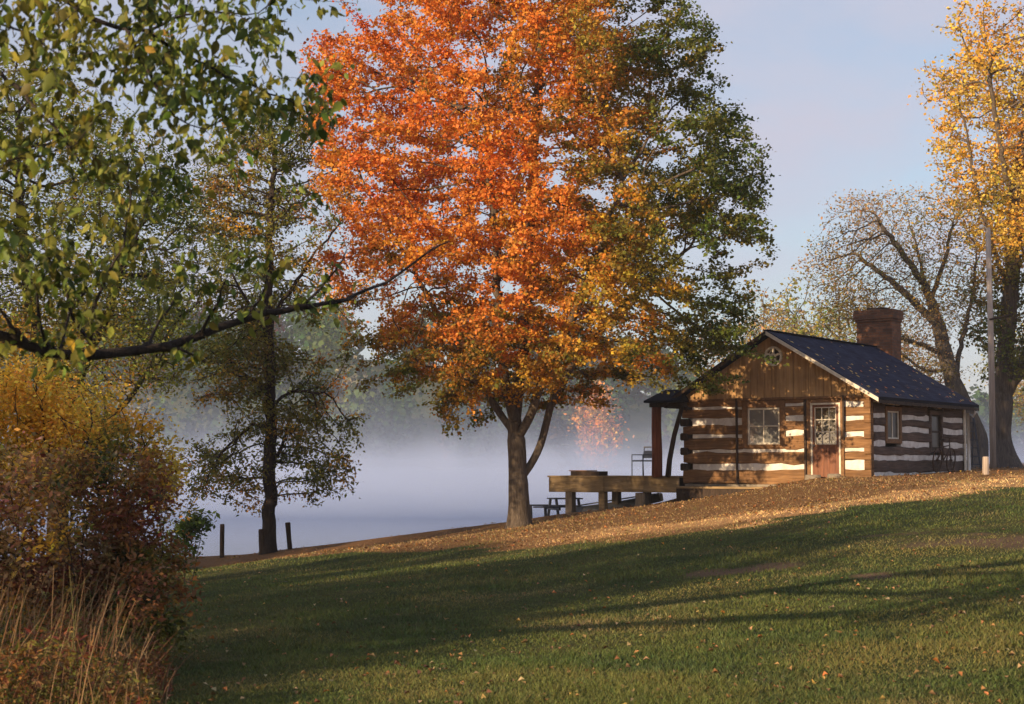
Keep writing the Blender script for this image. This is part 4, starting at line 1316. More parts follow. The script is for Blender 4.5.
# side wall (right, facing the viewer's right) --------------------------------
sch = [(.13, .07), (.60, .07), (.97, .075), (1.37, .075), (1.71, .065), (2.07, .022)]
wins = [(1.02, 2.12, .98, 1.98), (4.2, 5.2, .75, 1.95)]
sl = MB(); sck = MB()
rows = log_rows(sch, EA + .02, -.25)
def cuts(z0, z1):
    segs = [(0.0, D_)]
    for a, b, c, d in wins:
        if z1 > c + .02 and z0 < d - .02:
            new = []
            for s0, s1 in segs:
                if a > s0 and b < s1: new += [(s0, a), (b, s1)]
                else: new.append((s0, s1))
            segs = new
    return segs
for r, (z0, z1) in enumerate(rows):
    for s0, s1 in cuts(z0, z1):
        sd += 1
        a = s0 + (.21 if s0 == 0 else 0)
        v, f = hewn(a, s1, z0 + .002, z1 - .002, 0, .19, 'y', sd)
        v = [(W_ - x, y, z) for x, y, z in v]
        sl.add(v, [q[::-1] for q in f])
for i, (c, h) in enumerate(sch):
    for s0, s1 in cuts(c - h, c + h):
        a = s0 + (.21 if s0 == 0 else 0); b = s1 - (.18 if s1 == D_ else 0)
        n = max(3, int((b - a) / .22)); rs = np.random.default_rng(int(90 * c + 3 * i + s0 * 10))
        v = []; f = []
        for k in range(n + 1):
            t = a + (b - a) * k / n
            e1, e2 = rs.normal(0, .012, 2); x = W_ - .03 + rs.normal(0, .004)
            v += [(x, t, c - h - .015 + e1), (x + .006, t, c), (x, t, c + h + .015 + e2), (W_ - .16, t, c + h + .015 + e2), (W_ - .16, t, c - h - .015 + e1)]
        for k in range(n):
            for j in range(5):
                j2 = (j + 1) % 5
                f.append((k * 5 + j, k * 5 + 5 + j, k * 5 + 5 + j2, k * 5 + j2))
        f.append((0, 1, 2, 3, 4)); f.append((n * 5 + 4, n * 5 + 3, n * 5 + 2, n * 5 + 1, n * 5))
        sck.add(v, f)
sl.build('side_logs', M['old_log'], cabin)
sck.build('side_chinking', M['chink'], cabin)
# left and back walls: same construction, seen only from elsewhere
bl = MB()
for r, (z0, z1) in enumerate(rows):
    sd += 1
    v, f = hewn(.21, D_, z0 + .002, z1 - .002, 0, .19, 'y', sd); bl.add(v, f)
    v, f = hewn(.2, W_ - .2, z0 + .12, z1 + .1 if r < len(rows) - 1 else z1, 0, .19, 'x', sd + 300)
    bl.add([(x, D_ - y, z) for x, y, z in v], f)
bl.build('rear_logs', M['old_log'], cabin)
bc = MB().box(.035, .16, .25, D_ - .2, -.2, EA - .05).box(.22, W_ - .22, D_ - .16, D_ - .035, -.1, EA - .05)
bc.build('rear_chinking', M['chink'], cabin)
# log ends at the corners (cross logs showing at the chink levels)
for i, (c, h) in enumerate(fch2):
    MB().box(W_ - .185, W_ + .012, -.03, .20, c - .135, c + .125).build('log_end', M['log'], cabin, bevel=.025)
for i, (c, h) in enumerate(fch):
    MB().box(-.10, .17, -.035, .19, c - .11, c + .10).build('log_end', M['dark_wood'], cabin, bevel=.035)
# foundation
MB().box(.03, W_ - .03, .03, D_ - .03, -.75, -.13).build('foundation', M['stone'], cabin)
MB().box(.2, W_ - .2, .2, D_ - .2, -.10, -.04).build('floor_boards', M['dark_wood'], cabin)

# gable: vertical boards ------------------------------------------------------
gb = MB()
nb_ = 26
hw = W_ / 2
def gz_roof(x):
    return AP - abs(x - hw) * (AP - EA) / hw
rs = np.random.default_rng(5)
GWX, GWZ, GWR = hw + .06, 3.36, .26
for k in range(nb_):
    a = -.02 + (W_ + .04) * k / nb_; b = -.02 + (W_ + .04) * (k + 1) / nb_ - .012
    off = -.05 + rs.normal(0, .004)
    z0 = EA - .05
    pts = [(a, z0), (b, z0), (b, gz_roof(b))]
    if a < hw < b: pts.append((hw, AP))
    pts.append((a, gz_roof(a)))
    if pts[2][1] - z0 < .03: continue
    gb.prism(pts, off, off + .03)
gb.build('gable_boards', M['board'], cabin)
MB().prism([(-.0, EA - .02), (W_, EA - .02), (hw, AP)], .0, .05).build('gable_backing', M['dark_wood'], cabin)
MB().prism([(0, EA), (W_, EA), (hw, AP)], D_ - .05, D_).build('rear_gable', M['board'], cabin)
# drip board between gable and logs
MB().box(-.03, W_ + .03, -.075, -.005, EA - .11, EA - .045).build('belly_board', M['trim'], cabin, bevel=.006)
# round gable window
def ring_mesh(cx, cz, r0, r1, y0, y1, n=28):
    v = []; f = []
    for k in range(n):
        a = 2 * math.pi * k / n
        c, s = math.cos(a), math.sin(a)
        v += [(cx + c * r0, y0, cz + s * r0), (cx + c * r1, y0, cz + s * r1), (cx + c * r1, y1, cz + s * r1), (cx + c * r0, y1, cz + s * r0)]
    for k in range(n):
        q = ((k + 1) % n) * 4; p = k * 4
        for j in range(4):
            j2 = (j + 1) % 4
            f.append((p + j, p + j2, q + j2, q + j))
    return v, f
rw = MB().add(*ring_mesh(GWX, GWZ, GWR - .05, GWR + .01, -.10, -.052)).build('round_window', M['cream'], cabin)
pn = [(GWX + math.cos(k * math.pi / 14) * (GWR - .045), GWZ + math.sin(k * math.pi / 14) * (GWR - .045)) for k in range(28)]
MB().prism(pn, -.062, -.056).build('pane', M['dark_glass'], rw)
sp_ = MB()
for k in range(5):
    a = k * 2 * math.pi / 5 + .3
    sp_.bar((GWX, -.075, GWZ), (GWX + math.cos(a) * (GWR - .04), -.075, GWZ + math.sin(a) * (GWR - .04)), .06, .02, (0, 1, 0))
sp_.add(*ring_mesh(GWX, GWZ, .02, .085, -.09, -.066, 16))
sp_.build('star_lattice', M['cream'], rw)

# roof ------------------------------------------------------------------------
OV, FO, BO, TH = .40, .38, .08, .08
slope = (AP - EA) / hw
def roof_mesh():
    me = bpy.data.meshes.new('roof')
    v = []; f = []; uv = []
    ez = EA - OV * slope + .05
    rz_ = AP + .05
    nrm = math.hypot(1, slope)
    L = (hw + OV) * nrm
    def panel(sgn):
        b = len(v)
        xe = hw + sgn * (hw + OV)
        n = 14
        for i in range(n + 1):
            t = i / n
            yy = -FO + (D_ + FO + BO) * t
            sag = -.03 * math.sin(math.pi * t) + random.uniform(-.004, .004)
            for (x, z, u) in ((xe, ez, 0), (hw, rz_ + sag, L)):
                for th in (0, TH):
                    v.append((x - 0, yy, z + th)); uv.append((yy, u))
        for i in range(n):
            p = b + i * 4; q = p + 4
            f.extend([(p, p + 2, q + 2, q), (p + 1, q + 1, q + 3, p + 3), (p, q, q + 1, p + 1), (p + 2, p + 3, q + 3, q + 2)])
        f.append((b, b + 1, b + 3, b + 2)); e = b + n * 4; f.append((e, e + 2, e + 3, e + 1))
    panel(1); panel(-1)
    me.from_pydata(v, [], f)
    ul = me.uv_layers.new(name='UVMap')
    for lp in me.loops:
        ul.data[lp.index].uv = uv[lp.vertex_index]
    bm = bmesh.new(); bm.from_mesh(me); bmesh.ops.recalc_face_normals(bm, faces=bm.faces); bm.to_mesh(me); bm.free()
    me.materials.append(M['shingle'])
    o = bpy.data.objects.new('roof', me); COL.objects.link(o); o.parent = cabin
    return o, ez, rz_
roof, ez, rz_ = roof_mesh()
# ridge cap, barge boards, fascia, rafter tails
MB().bar((hw, -FO - .01, rz_ + TH - .005), (hw, D_ + BO + .01, rz_ + TH - .005), .16, .035).build('ridge_cap', M['shingle'], roof, bevel=.01)
for sgn, mt in ((1, 'cream'), (-1, 'dark_wood')):
    xe = hw + sgn * (hw + OV)
    MB().add([(xe, -FO - .028, ez - .055), (xe, -FO - .028, ez + .048), (hw, -FO - .028, rz_ + .048), (hw, -FO - .028, rz_ - .055),
              (xe, -FO - .003, ez - .055), (xe, -FO - .003, ez + .048), (hw, -FO - .003, rz_ + .048), (hw, -FO - .003, rz_ - .055)],
             [(0, 1, 2, 3), (7, 6, 5, 4), (0, 4, 5, 1), (1, 5, 6, 2), (2, 6, 7, 3), (3, 7, 4, 0)]).build('barge_board', M[mt], roof)
    MB().box(xe - (.025 if sgn > 0 else 0) + (.003 if sgn > 0 else -.003), xe + (0 if sgn > 0 else .025) + (.003 if sgn > 0 else -.003), -FO, D_ + BO, ez - .09, ez - .004).build('fascia', M['dark_wood'], roof)
for k in range(12):
    y = .3 + k * (D_ - .5) / 11
    for sgn in (1, -1):
        a = (hw + sgn * (hw + OV - .04), y, ez - .055); b = (hw + sgn * (hw - .3), y, ez - .055 + (OV + .26) * slope)
        MB().bar(a, b, .05, .09).build('rafter_tail', M['dark_wood'], roof)


# chimney ----------------------------------------------------------------------
ch = MB()
cy0, cy1 = D_ + .02, D_ + .72
cx0, cx1 = hw - .60, hw + .56
ch.box(cx0 - .25, cx1 + .25, cy0, cy1, -.9, 1.9)
ch.prism([(cx0 - .25, 1.9), (cx1 + .25, 1.9), (cx1, 2.5), (cx0, 2.5)], cy0, cy1)
ch.box(cx0, cx1, cy0 - .03, cy1, 2.5, 4.83)
chim = ch.build('chimney', M['brick'], cabin, bevel=.008)
cp_ = MB().box(cx0 - .04, cx1 + .03, cy0 - .07, cy1 + .04, 4.832, 4.90).box(cx0 - .08, cx1 + .07, cy0 - .10, cy1 + .06, 4.903, 5.14).box(cx0 - .07, cx1 + .06, cy0 - .09, cy1 + .04, 5.143, 5.20)
cp_.build('chimney_cap', M['brick'], chim, bevel=.006)
MB().box(cx0 + .28, cx1 - .28, cy0 + .1, cy1 - .14, 5.205, 5.28).build('flue', M['dark_wood'], chim, bevel=.01)

# window (front) ------------------------------------------------------------------
def sash(name, x0, x1, z0, z1, y, parent, mat, fw=.045, rails=(), mulls=(), th=.035):
    m = MB()
    m.box(x0, x0 + fw, y, y + th, z0, z1).box(x1 - fw, x1, y, y + th, z0, z1)
    m.box(x0 + fw, x1 - fw, y, y + th, z0, z0 + fw).box(x0 + fw, x1 - fw, y, y + th, z1 - fw, z1)
    for r in rails: m.box(x0 + fw, x1 - fw, y + .002, y + th - .002, r - .016, r + .016)
    for q in mulls: m.box(q - .011, q + .011, y + .006, y + th - .006, z0 + fw, z1 - fw)
    return m.build(name, mat, parent, bevel=.004)
win = MB()
win.box(WX0 + .002, 2.03, -.03, .14, .87, EA - .12).box(3.01, WX1 - .002, -.03, .14, .87, EA - .12)
win.box(2.03, 3.01, -.028, .14, .87, .955).box(2.03, 3.01, -.028, .14, 1.965, EA - .12)
win = win.build('window', M['trim'], cabin, bevel=.008)
sash('frame', 2.035, 3.005, .96, 1.96, .0, win, M['cream'], .05, rails=(1.46,), mulls=())
MB().box(2.07, 2.97, .022, .028, 1.0, 1.92).build('pane', M['glass'], win)
MB().box(2.505, 2.53, .004, .02, 1.01, 1.91).build('glazing_bar', M['cream'], win)
MB().box(1.98, 3.06, -.07, .0, .925, .958).build('sill', M['trim'], win, bevel=.006)
# door ---------------------------------------------------------------------------
dr_ = MB()
dr_.box(DX0 + .002, DX0 + .135, -.03, .14, -.10, EA - .12).box(DX1 - .10, DX1 - .002, -.03, .14, -.10, EA - .12).box(DX0 + .135, DX1 - .10, -.03, .14, 2.06, EA - .12)
door = dr_.build('door', M['trim'], cabin, bevel=.008)
dx0, dx1 = DX0 + .137, DX1 - .102
cs = MB().box(dx0, dx0 + .05, -.02, .05, -.05, 2.058).box(dx1 - .05, dx1, -.02, .05, -.05, 2.058).box(dx0 + .05, dx1 - .05, -.02, .05, 2.008, 2.058).box(dx0, dx1, -.05, .06, -.095, -.05)
cs.build('casing', M['cream'], door, bevel=.005)
lf = MB().box(dx0 + .052, dx1 - .052, .005, .045, -.045, .94)
lf.box(dx0 + .052, dx0 + .15, .005, .045, .94, 2.005).box(dx1 - .15, dx1 - .052, .005, .045, .94, 2.005).box(dx0 + .15, dx1 - .15, .005, .045, 1.93, 2.005)
for q in range(4):
    x = dx0 + .16 + q * (dx1 - dx0 - .32) / 3
    lf.box(x - .008, x + .008, -.003, .0048, .12, .82)
leaf_ = lf.build('door_leaf', M['door'], door)
gx0, gx1 = dx0 + .12, dx1 - .12
sash('glazing_bars', gx0, gx1, .95, 1.945, -.012, door, M['cream'], .022, rails=(1.28, 1.61), mulls=(gx0 + (gx1 - gx0) / 3, gx0 + 2 * (gx1 - gx0) / 3), th=.024)
MB().box(dx0 + .151, dx1 - .151, .012, .018, .945, 1.928).build('pane', M['dark_glass'], door)
MB().tube([(dx0 + .10, .01, .92), (dx0 + .10, -.04, .92), (dx0 + .10, -.055, .92)], [.012, .014, .028], 12).build('handle', M['metal'], door, smooth=True)
# dark battens
MB().box(1.70, 1.745, -.085, -.02, -.14, EA - .03).build('batten', M['dark_wood'], cabin, bevel=.006)
MB().box(DX0 - .03, DX0 + .03, -.085, -.031, -.11, EA - .13).build('batten', M['dark_wood'], cabin, bevel=.006)
MB().box(DX1 - .015, DX1 + .035, -.085, -.031, 1.05, EA - .04).build('batten', M['dark_wood'], cabin, bevel=.006)
# side windows
def side_window(a, b, c, d, frame_mat, sash_mat, label=None, panes='glass'):
    x = W_
    m = MB()
    m.box(x - .16, x + .015, a + .002, a + .12, c, d).box(x - .16, x + .015, b - .12, b - .002, c, d)
    m.box(x - .16, x + .013, a + .12, b - .12, c + .002, c + .12).box(x - .16, x + .013, a + .12, b - .12, d - .12, d - .002)
    w = m.build('window', frame_mat, cabin, bevel=.006)
    y0, y1, z0, z1 = a + .123, b - .123, c + .123, d - .123
    s = MB()
    fw = .04
    s.box(x - .08, x - .03, y0, y0 + fw, z0, z1).box(x - .08, x - .03, y1 - fw, y1, z0, z1)
    s.box(x - .08, x - .03, y0 + fw, y1 - fw, z0, z0 + fw).box(x - .08, x - .03, y0 + fw, y1 - fw, z1 - fw, z1)
    zm = (z0 + z1) / 2; ym = (y0 + y1) / 2
    if panes == 'glass2':
        s.box(x - .078, x - .034, y0 + fw, y1 - fw, zm - .03, zm + .03)
    else:
        s.box(x - .078, x - .034, ym - .025, ym + .025, z0 + fw, z1 - fw)
    s.build('frame', sash_mat, w, bevel=.004)
    MB().box(x - .062, x - .054, y0 + .02, y1 - .02, z0 + .02, z1 - .02).build('pane', M['dull_glass'], w)
    if label: w['label'] = label
    return w
side_window(1.02, 2.12, .98, 1.98, M['trim'], M['cream'], 'small side window with pale yellow frame')
side_window(4.2, 5.2, .75, 1.95, M['old_log'], M['dark_wood'], 'dark side window near the back corner', 'glass2')
# pale downspout at the rear corner of the side wall
ds = MB().tube([(W_ + .30, D_ + .05, ez - .1), (W_ + .22, D_ + .05, ez - .25), (W_ + .09, D_ - .02, 1.95), (W_ + .09, D_ - .02, .0), (W_ + .2, D_ - .02, -.12)], .05, 10)
ds.build('downspout', M['white'], cabin, smooth=True)
MB().box(W_ + .002, W_ + .05, D_ - .2, D_ - .08, -.1, 2.1).build('corner_board', M['cream'], cabin, bevel=.006)

# frame for things set out in cabin coordinates
def cl(u, v, w=0.0):
    c, s = math.cos(CR), math.sin(CR)
    return Vector((CX + u * c - v * s, CY + u * s + v * c, CZ + w))

# long low step board in front
t = thing('low_step', 'long low plank step on the ground in front of the cabin window', 'step', cl(.1, -.1), CR)
MB().box(-.05, 2.75, -.42, -.04, -.25, -.19).build('tread', M['deck'], t, bevel=.008)
MB().box(-.05, 2.75, -.40, -.375, -.62, -.255).box(-.05, 2.75, -.10, -.06, -.62, -.255).build('riser', M['dark_wood'], t)
# flat stones below the door
for i, (u, v, w_, d_, r) in enumerate([(4.1, -.32, .5, .3, .1), (4.75, -.38, .42, .28, -.2)]):
    p = cl(u, v); g = gz(p.x, p.y)
    vs = []; n = 9
    for k in range(n):
        a = 2 * math.pi * k / n
        q = 1 + random.uniform(-.12, .12)
        vs.append((math.cos(a) * w_ * .5 * q, math.sin(a) * d_ * .5 * q))
    m = MB().add([(x, y, -.12) for x, y in vs] + [(x * .93, y * .93, .10 + random.uniform(-.01, .01)) for x, y in vs], [tuple(range(n))[::-1], tuple(range(n, 2 * n))] + [(k, (k + 1) % n, n + (k + 1) % n, n + k) for k in range(n)])
    o = m.build('doorstep_stone', M['stone'], None, bevel=.02)
    o.location = (p.x, p.y, g); o.rotation_euler[2] = CR + r
    meta(o, ['flat stone on the ground under the left side of the cabin door', 'flat stone right of the cabin door on the ground'][i], 'stone', 'stones at the cabin door')

# ------------------------------------------------------------------ the deck
deck = thing('wooden_deck', 'weathered wooden deck on posts reaching left from the cabin over the bank', 'deck', cl(0, 0), CR)
du0, du1, dv0, dv1, dt = -4.52, -.12, .0, 2.3, .06
fb = MB()
fb.box(du0 + 1.9, du1, dv0 - .05, dv0, dt - .44, dt - .02)
fb.box(du0, du0 + 1.895, dv0 - .055, dv0 - .005, dt - .46, dt - .02)
fb.box(du0 - .05, du0 - .003, dv0 - .055, dv1, dt - .46, dt - .02)
fb.build('rim_beam', M['deck'], deck, bevel=.012)
db = MB()
n = 16
for k in range(n):
    a = dv0 - .08 + (dv1 - dv0 + .1) * k / n
    db.box(du0 - .08, du1 + .02, a, a + (dv1 - dv0 + .1) / n - .012, dt - .018, dt + .022 + random.uniform(-.003, .003))
db.build('deck_boards', M['deck'], deck)
MB().box(du0, du1, dv0 + .7, dv0 + .8, dt - .3, dt - .02).box(du0, du1, dv0 + 1.5, dv0 + 1.6, dt - .3, dt - .02).box(du0, du1, dv1 - .1, dv1, dt - .4, dt - .02).build('joists', M['dark_wood'], deck)
for u, v, r, mt in [(du0 + .62, .12, .12, 'post'), (du0 + 1.78, .10, .10, 'deck'), (du0 + 1.55, 1.2, .11, 'post'), (du0 + 2.55, 1.3, .10, 'post'), (du0 + 3.1, .13, .16, 'post'), (du0 + .5, 2.1, .11, 'post'), (du0 + 3.3, 2.1, .11, 'post')]:
    p = cl(u, v)
    g = gz(p.x, p.y) - CZ - .25
    MB().box(u - r, u + r, v - r, v + r, g, dt - .455 if v < .3 else dt - .31).build('leg', M[mt], deck, bevel=.015)
# low box at the left end of the deck
bx = thing('planter_box', 'long low brown wooden box on the left end of the deck', 'box', cl(du0 + .95, .55, dt + .024), CR)
MB().box(-.45, .55, -.25, .25, 0, .05).box(-.45, .55, -.25, -.2, .05, .13).box(-.45, .55, .2, .25, .05, .13).box(-.45, -.4, -.2, .2, .05, .13).box(.5, .55, -.2, .2, .05, .13).build('box', M['dark_wood'], bx, bevel=.006)
MB().box(-.49, .15, -.29, .29, .132, .16).build('lid', M['trim'], bx, bevel=.005)

# porch canopy on its post
pY = 45.6
pc = at(657, 476, pY)
can = thing('porch_canopy', 'small dark shingled canopy on a red cedar post at the left end of the cabin', 'canopy', (pc[0], pc[1], CZ + dt), CR)
ph = 1.98
MB().tube([(0, 0, 0.0), (0.01, 0, .7), (-.01, 0, 1.4), (0, 0, ph)], [.155, .15, .14, .14], 14).build('post', M['red_post'], can, smooth=True)
MB().tube([(.30, .1, 0), (.36, .1, .5), (.52, .1, 1.2), (.80, .05, 1.97)], [.085, .075, .07, .06], 10).build('brace', M['dark_wood'], can, smooth=True)
MB().box(-.2, .95, -.08, .08, ph, ph + .115).build('beam', M['dark_wood'], can, bevel=.01)
v = [(-.22, -.35, ph + .12), (1.0, -.35, ph + .12), (1.0, .62, ph + .12), (-.22, .62, ph + .12), (.22, .14, ph + .50), (.80, .14, ph + .50), (-.22, -.35, ph + .18), (1.0, -.35, ph + .18), (1.0, .62, ph + .18), (-.22, .62, ph + .18)]
f = [(0, 3, 2, 1), (0, 1, 7, 6), (1, 2, 8, 7), (2, 3, 9, 8), (3, 0, 6, 9), (6, 7, 5, 4), (7, 8, 5), (8, 9, 4, 5), (9, 6, 4)]
rf = MB().add(v, f).build('roof', M['shingle'], can)

# metal chair on the deck
kp = at(643, 478, 47.6)
ch_ = thing('metal_chair', 'thin grey metal chair with a pale top rail standing on the deck', 'chair', (kp[0], kp[1], CZ + dt + .024), CR - .3)
fm = MB()
for x in (-.24, .24):
    fm.tube([(x, -.22, 0), (x, -.22, .44), (x, -.22, .62)], .014, 8)
    fm.tube([(x, .24, 0), (x, .22, .44), (x, .28, .84)], .014, 8)
    fm.tube([(x, -.22, .62), (x, .24, .62)], .014, 8)
fm.tube([(-.24, -.22, .43), (.24, -.22, .43)], .012, 8).tube([(-.24, .22, .43), (.24, .22, .43)], .012, 8)
fm.build('frame', M['metal'], ch_, smooth=True)
MB().box(-.23, .23, -.22, .22, .445, .465).build('seat', M['boat'], ch_, bevel=.008)
MB().box(-.23, .23, .235, .252, .52, .74).build('backrest', M['boat'], ch_, bevel=.006)
MB().box(-.26, .26, .255, .30, .83, .87).build('top_rail', M['cream'], ch_, bevel=.01)

# picnic table down the bank
gp = at(551, 519, 49.0)
pt = thing('picnic_table', 'dark blue picnic table on the bank between the maple trunk and the deck', 'table', (gp[0], gp[1], gp[2] - .02), 0.25)
MB().box(-.02, .92, -.35, .02, .62, .66).box(-.02, .92, .06, .43, .62, .66).build('tabletop', M['navy'], pt, bevel=.008)
for x in (.08, .78):
    MB().bar((x, -.30, .62), (x - .0, -.62, -.05), .07, .08).bar((x, .34, .62), (x, .66, -.05), .07, .08).bar((x, -.72, .34), (x, .78, .34), .05, .09).build('leg', M['navy'], pt, bevel=.006)
MB().box(-.75, .92, -.90, -.66, .385, .425).build('bench', M['navy'], pt, bevel=.008)
MB().box(-.02, .92, .70, .94, .385, .425).build('bench', M['navy'], pt, bevel=.008)
gp = at(538, 520, 48.4)
st = thing('sawhorse_bench', 'small dark blue bench on two legs close to the maple trunk', 'bench', (gp[0], gp[1], gp[2] - .02), 0.05)
MB().box(-.30, .30, -.16, .16, .44, .485).build('seat', M['navy'], st, bevel=.008)
for x in (-.22, .22):
    MB().bar((x, -.10, .44), (x + .02, -.14, -.08), .07, .07).bar((x, .10, .44), (x + .02, .14, -.08), .07, .07).bar((x, -.12, .04), (x, .12, .04), .04, .06).build('leg', M['navy'], st, bevel=.006)
# upturned rowing boat under the deck
bt0 = at(618, 508, 48.2)
def boat():
    t = thing('rowing_boat', 'grey rowing boat with a white end lying on the bank under the deck', 'boat', tuple(bt0), 0.1)
    t.rotation_euler = (0, -0.16, 0.12)
    L = 2.6
    v = []; f = []
    n, m = 14, 9
    for i in range(n + 1):
        s = i / n
        w = .42 * (math.sin(math.pi * min(max(s * .86 + .10, 0), 1)) ** .6)
        if i == 0: w = .04
        h = .22 + .05 * (2 * s - 1) ** 2
        for k in range(m):
            a = math.pi * k / (m - 1)
            v.append((-L / 2 + L * s, -math.cos(a) * w, -.02 + math.sin(a) ** .75 * h))
    for i in range(n):
        for k in range(m - 1):
            f.append((i * m + k, i * m + m + k, i * m + m + k + 1, i * m + k + 1))
    f.append(tuple(n * m + k for k in range(m)))
    h = MB().add(v, f).build('hull', M['boat'], t, smooth=True)
    so = h.modifiers.new('thickness', 'SOLIDIFY'); so.thickness = .02
    MB().bar((-L / 2, 0, .27), (L / 2 - .1, 0, .235), .04, .04).build('keel', M['boat'], t, bevel=.008)
    MB().box(L / 2 - .02, L / 2 + .05, -.33, .33, -.01, .25).build('stern_board', M['white'], t, bevel=.04)
boat()

# fence posts at the shore
def post(px, py0, py1, Y, w, label, tilt=0.0, name='fence_post', mat='post'):
    b = at(px, py0, Y); tp = at(px, py1, Y)
    h = tp[2] - b[2]
    g = gz(b[0], Y)
    hh = max(h, tp[2] - g)
    r = w / 2
    m = MB()
    n = 9
    vs = []; rs = np.random.default_rng(int(px))
    for z in (-.25, hh * .5, hh - .02, hh):
        q = r * (.8 if z == hh else 1) * (1 + rs.normal(0, .03))
        vs += [(math.cos(2 * math.pi * k / n) * q * (1 + rs.normal(0, .03)), math.sin(2 * math.pi * k / n) * q, z) for k in range(n)]
    f = [(i * n + k, i * n + (k + 1) % n, (i + 1) * n + (k + 1) % n, (i + 1) * n + k) for i in range(3) for k in range(n)] + [tuple(range(3 * n, 4 * n))]
    o = m.add(vs, f).build(name, M[mat], None)
    o.location = (b[0], Y, g); o.rotation_euler = (0, tilt, 0)
    return meta(o, label, 'post', 'posts along the shore' if Y > 45 else None)
post(222, 553, 524, 47.0, .13, 'thin dark fence post at the shore nearest the shrubs', 0.0, mat='dark_wood')
post(290, 550, 523, 46.3, .15, 'leaning dark fence post right of the slender shore tree', -0.10, mat='dark_wood')
post(263, 551, 529, 45.9, .22, 'short stout post against the left side of the slender tree trunk', -0.05, mat='dark_wood')
post(986, 482, 464, 41.5, .16, 'short pale wooden post in the grass right of the cabin', 0.02, mat='pole')

# tall pole
pl = at(993, 466, 54.0)
pole = thing('utility_pole', 'tall slim pale pole in front of the thick trunks right of the cabin', 'pole', (pl[0], 54.0, gz(pl[0], 54.0)))
top = at(993, 228, 54.0)[2] - gz(pl[0], 54.0)
MB().tube([(0, 0, -.3), (.02, 0, top * .5), (0, 0, top)], [.11, .10, .085], 14).build('shaft', M['pole'], pole, smooth=True)
MB().tube([(0, 0, top - .12), (-.12, -.05, top + .03), (-.25, -.1, top + .05)], .02, 8).tube([(-.20, -.08, top + .09), (-.25, -.1, top + .04), (-.28, -.11, top - .04)], [.03, .08, .06], 12).build('lamp_head', M['white'], pole, smooth=True)
MB().tube([(-.05, -.12, top * .62), (.75, -.12, top * .64)], .035, 8).build('cross_arm', M['dark_wood'], pole, smooth=True)

# ladder behind the rear corner of the cabin
lp = at(972, 462, 52.5)
ld = thing('step_ladder', 'dark blue stepladder behind the rear corner of the cabin', 'ladder', (lp[0], 52.5, gz(lp[0], 52.5)), 0.1)
hh = 1.75
rl = MB().bar((-.30, 0, -.03), (-.20, .28, hh), .04, .06).bar((.30, 0, -.03), (.20, .28, hh), .04, .06)
rl.build('front_rails', M['navy'], ld)
MB().bar((-.30, .75, -.03), (-.20, .32, hh), .03, .04).bar((.30, .75, -.03), (.20, .32, hh), .03, .04).build('rear_rails', M['navy'], ld)
for k in range(6):
    t_k = (k + .7) / 6.4
    MB().box(-.29 + .1 * t_k, .29 - .1 * t_k, .28 * t_k - .05, .28 * t_k + .05, hh * t_k - .015, hh * t_k + .015).build('rung', M['navy'], ld)

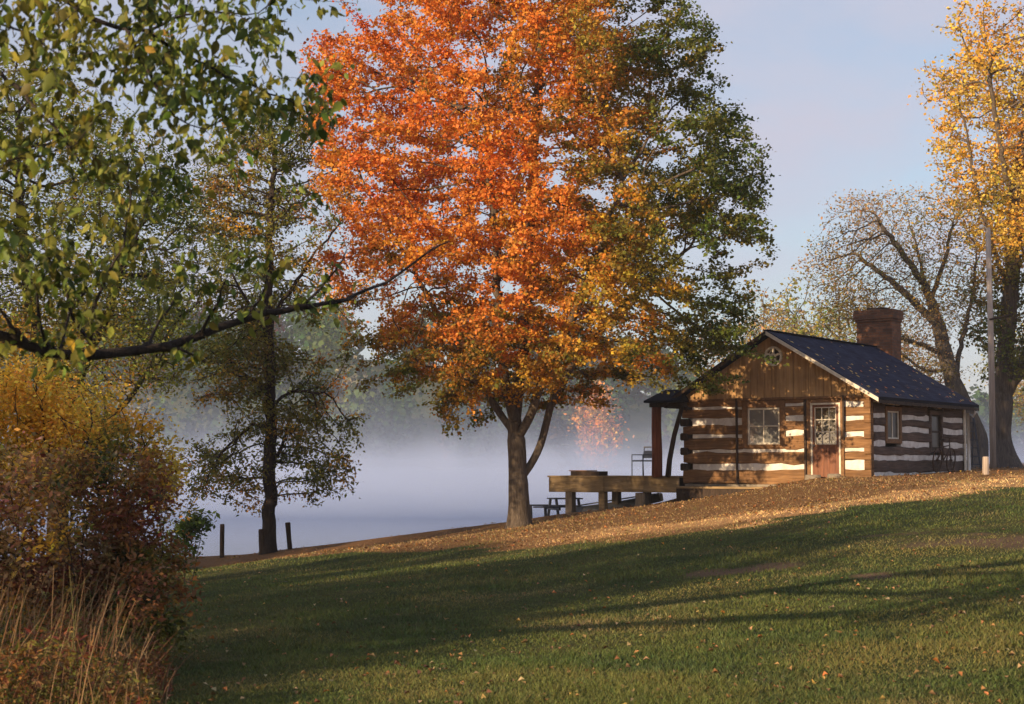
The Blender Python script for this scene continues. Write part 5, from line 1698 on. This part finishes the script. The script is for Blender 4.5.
# old wheel hoe / bicycle leaning at the side wall
def wheel(cx, cz, r, y, parent, name='wheel'):
    m = MB()
    n = 28
    pts = [(cx + math.cos(2 * math.pi * k / n) * r, y, cz + math.sin(2 * math.pi * k / n) * r) for k in range(n + 1)]
    m.tube(pts, .022, 6)
    w = m.build(name, M['rust'], parent, smooth=True)
    s = MB()
    for k in range(10):
        a = 2 * math.pi * k / 10
        s.bar((cx, y, cz), (cx + math.cos(a) * r, y, cz + math.sin(a) * r), .008)
    s.tube([(cx, y - .04, cz), (cx, y + .04, cz)], .03, 10)
    s.build('spokes', M['rust'], w)
bp_ = cl(W_ + .30, 4.35)
bk = thing('old_bicycle', 'dark old bicycle leaning on the shaded side wall of the cabin', 'bicycle', (bp_.x, bp_.y, gz(bp_.x, bp_.y) + .02), CR + math.pi / 2)
bk.rotation_euler = (0.10, 0, CR + math.pi / 2)
wheel(-.5, .34, .33, 0, bk); wheel(.55, .34, .33, 0, bk)
fr = MB()
for a, b in [((-.5, 0, .34), (-.05, 0, .32)), ((-.05, 0, .32), (-.2, 0, .78)), ((-.5, 0, .34), (-.19, 0, .74)), ((-.05, 0, .32), (.36, 0, .66)), ((-.19, 0, .72), (.34, 0, .76)), ((.34, 0, .80), (.55, 0, .34))]:
    fr.tube([a, b], .018, 8)
fr.build('frame', M['rust'], bk, smooth=True)
MB().tube([(-.21, 0, .78), (-.22, 0, .9)], .012, 8).box(-.34, -.10, -.07, .07, .90, .94).build('saddle', M['dark_wood'], bk, bevel=.01)
MB().tube([(.33, 0, .80), (.31, 0, .98)], .013, 8).tube([(.22, -.28, 1.0), (.31, -.1, .98), (.31, .1, .98), (.22, .28, 1.0)], .012, 8).build('handlebar', M['rust'], bk, smooth=True)

# leaves blown onto the roof
def roof_leaves():
    n = 150
    V = []
    for i in range(n):
        v = random.uniform(-FO + .1, D_ - .1)
        q = random.random() ** .5 * (hw + OV - .1)
        sg = 1 if random.random() < .8 else -1
        x = hw + sg * q
        z = AP + .05 + TH + .015 - q * slope
        s_l = random.uniform(.035, .07); a = random.uniform(0, 6.28)
        for k in range(4):
            an = a + k * math.pi / 2; r_ = s_l * (1 if k % 2 else .6)
            dx = math.cos(an) * r_
            V.append((x + dx, v + math.sin(an) * r_, z - sg * dx * slope + (.012 if k == 0 else 0)))
    f = (np.arange(n)[:, None, None] * 4 + np.array([[0, 1, 2], [0, 2, 3]])[None]).reshape(-1, 3)
    cols = np.array([(0.42, 0.25, 0.09), (0.45, 0.15, 0.05), (0.30, 0.17, 0.08), (0.5, 0.36, 0.10)])[rng.integers(0, 4, n)]
    o = np_mesh('fallen_leaves', np.array(V), f.ravel(), np.full(len(f), 3), M['litter'], colors=np.repeat(cols, 4, 0))
    o.location = (CX, CY, CZ); o.rotation_euler = (0, 0, CR)
    meta(o, kind='stuff')
roof_leaves()
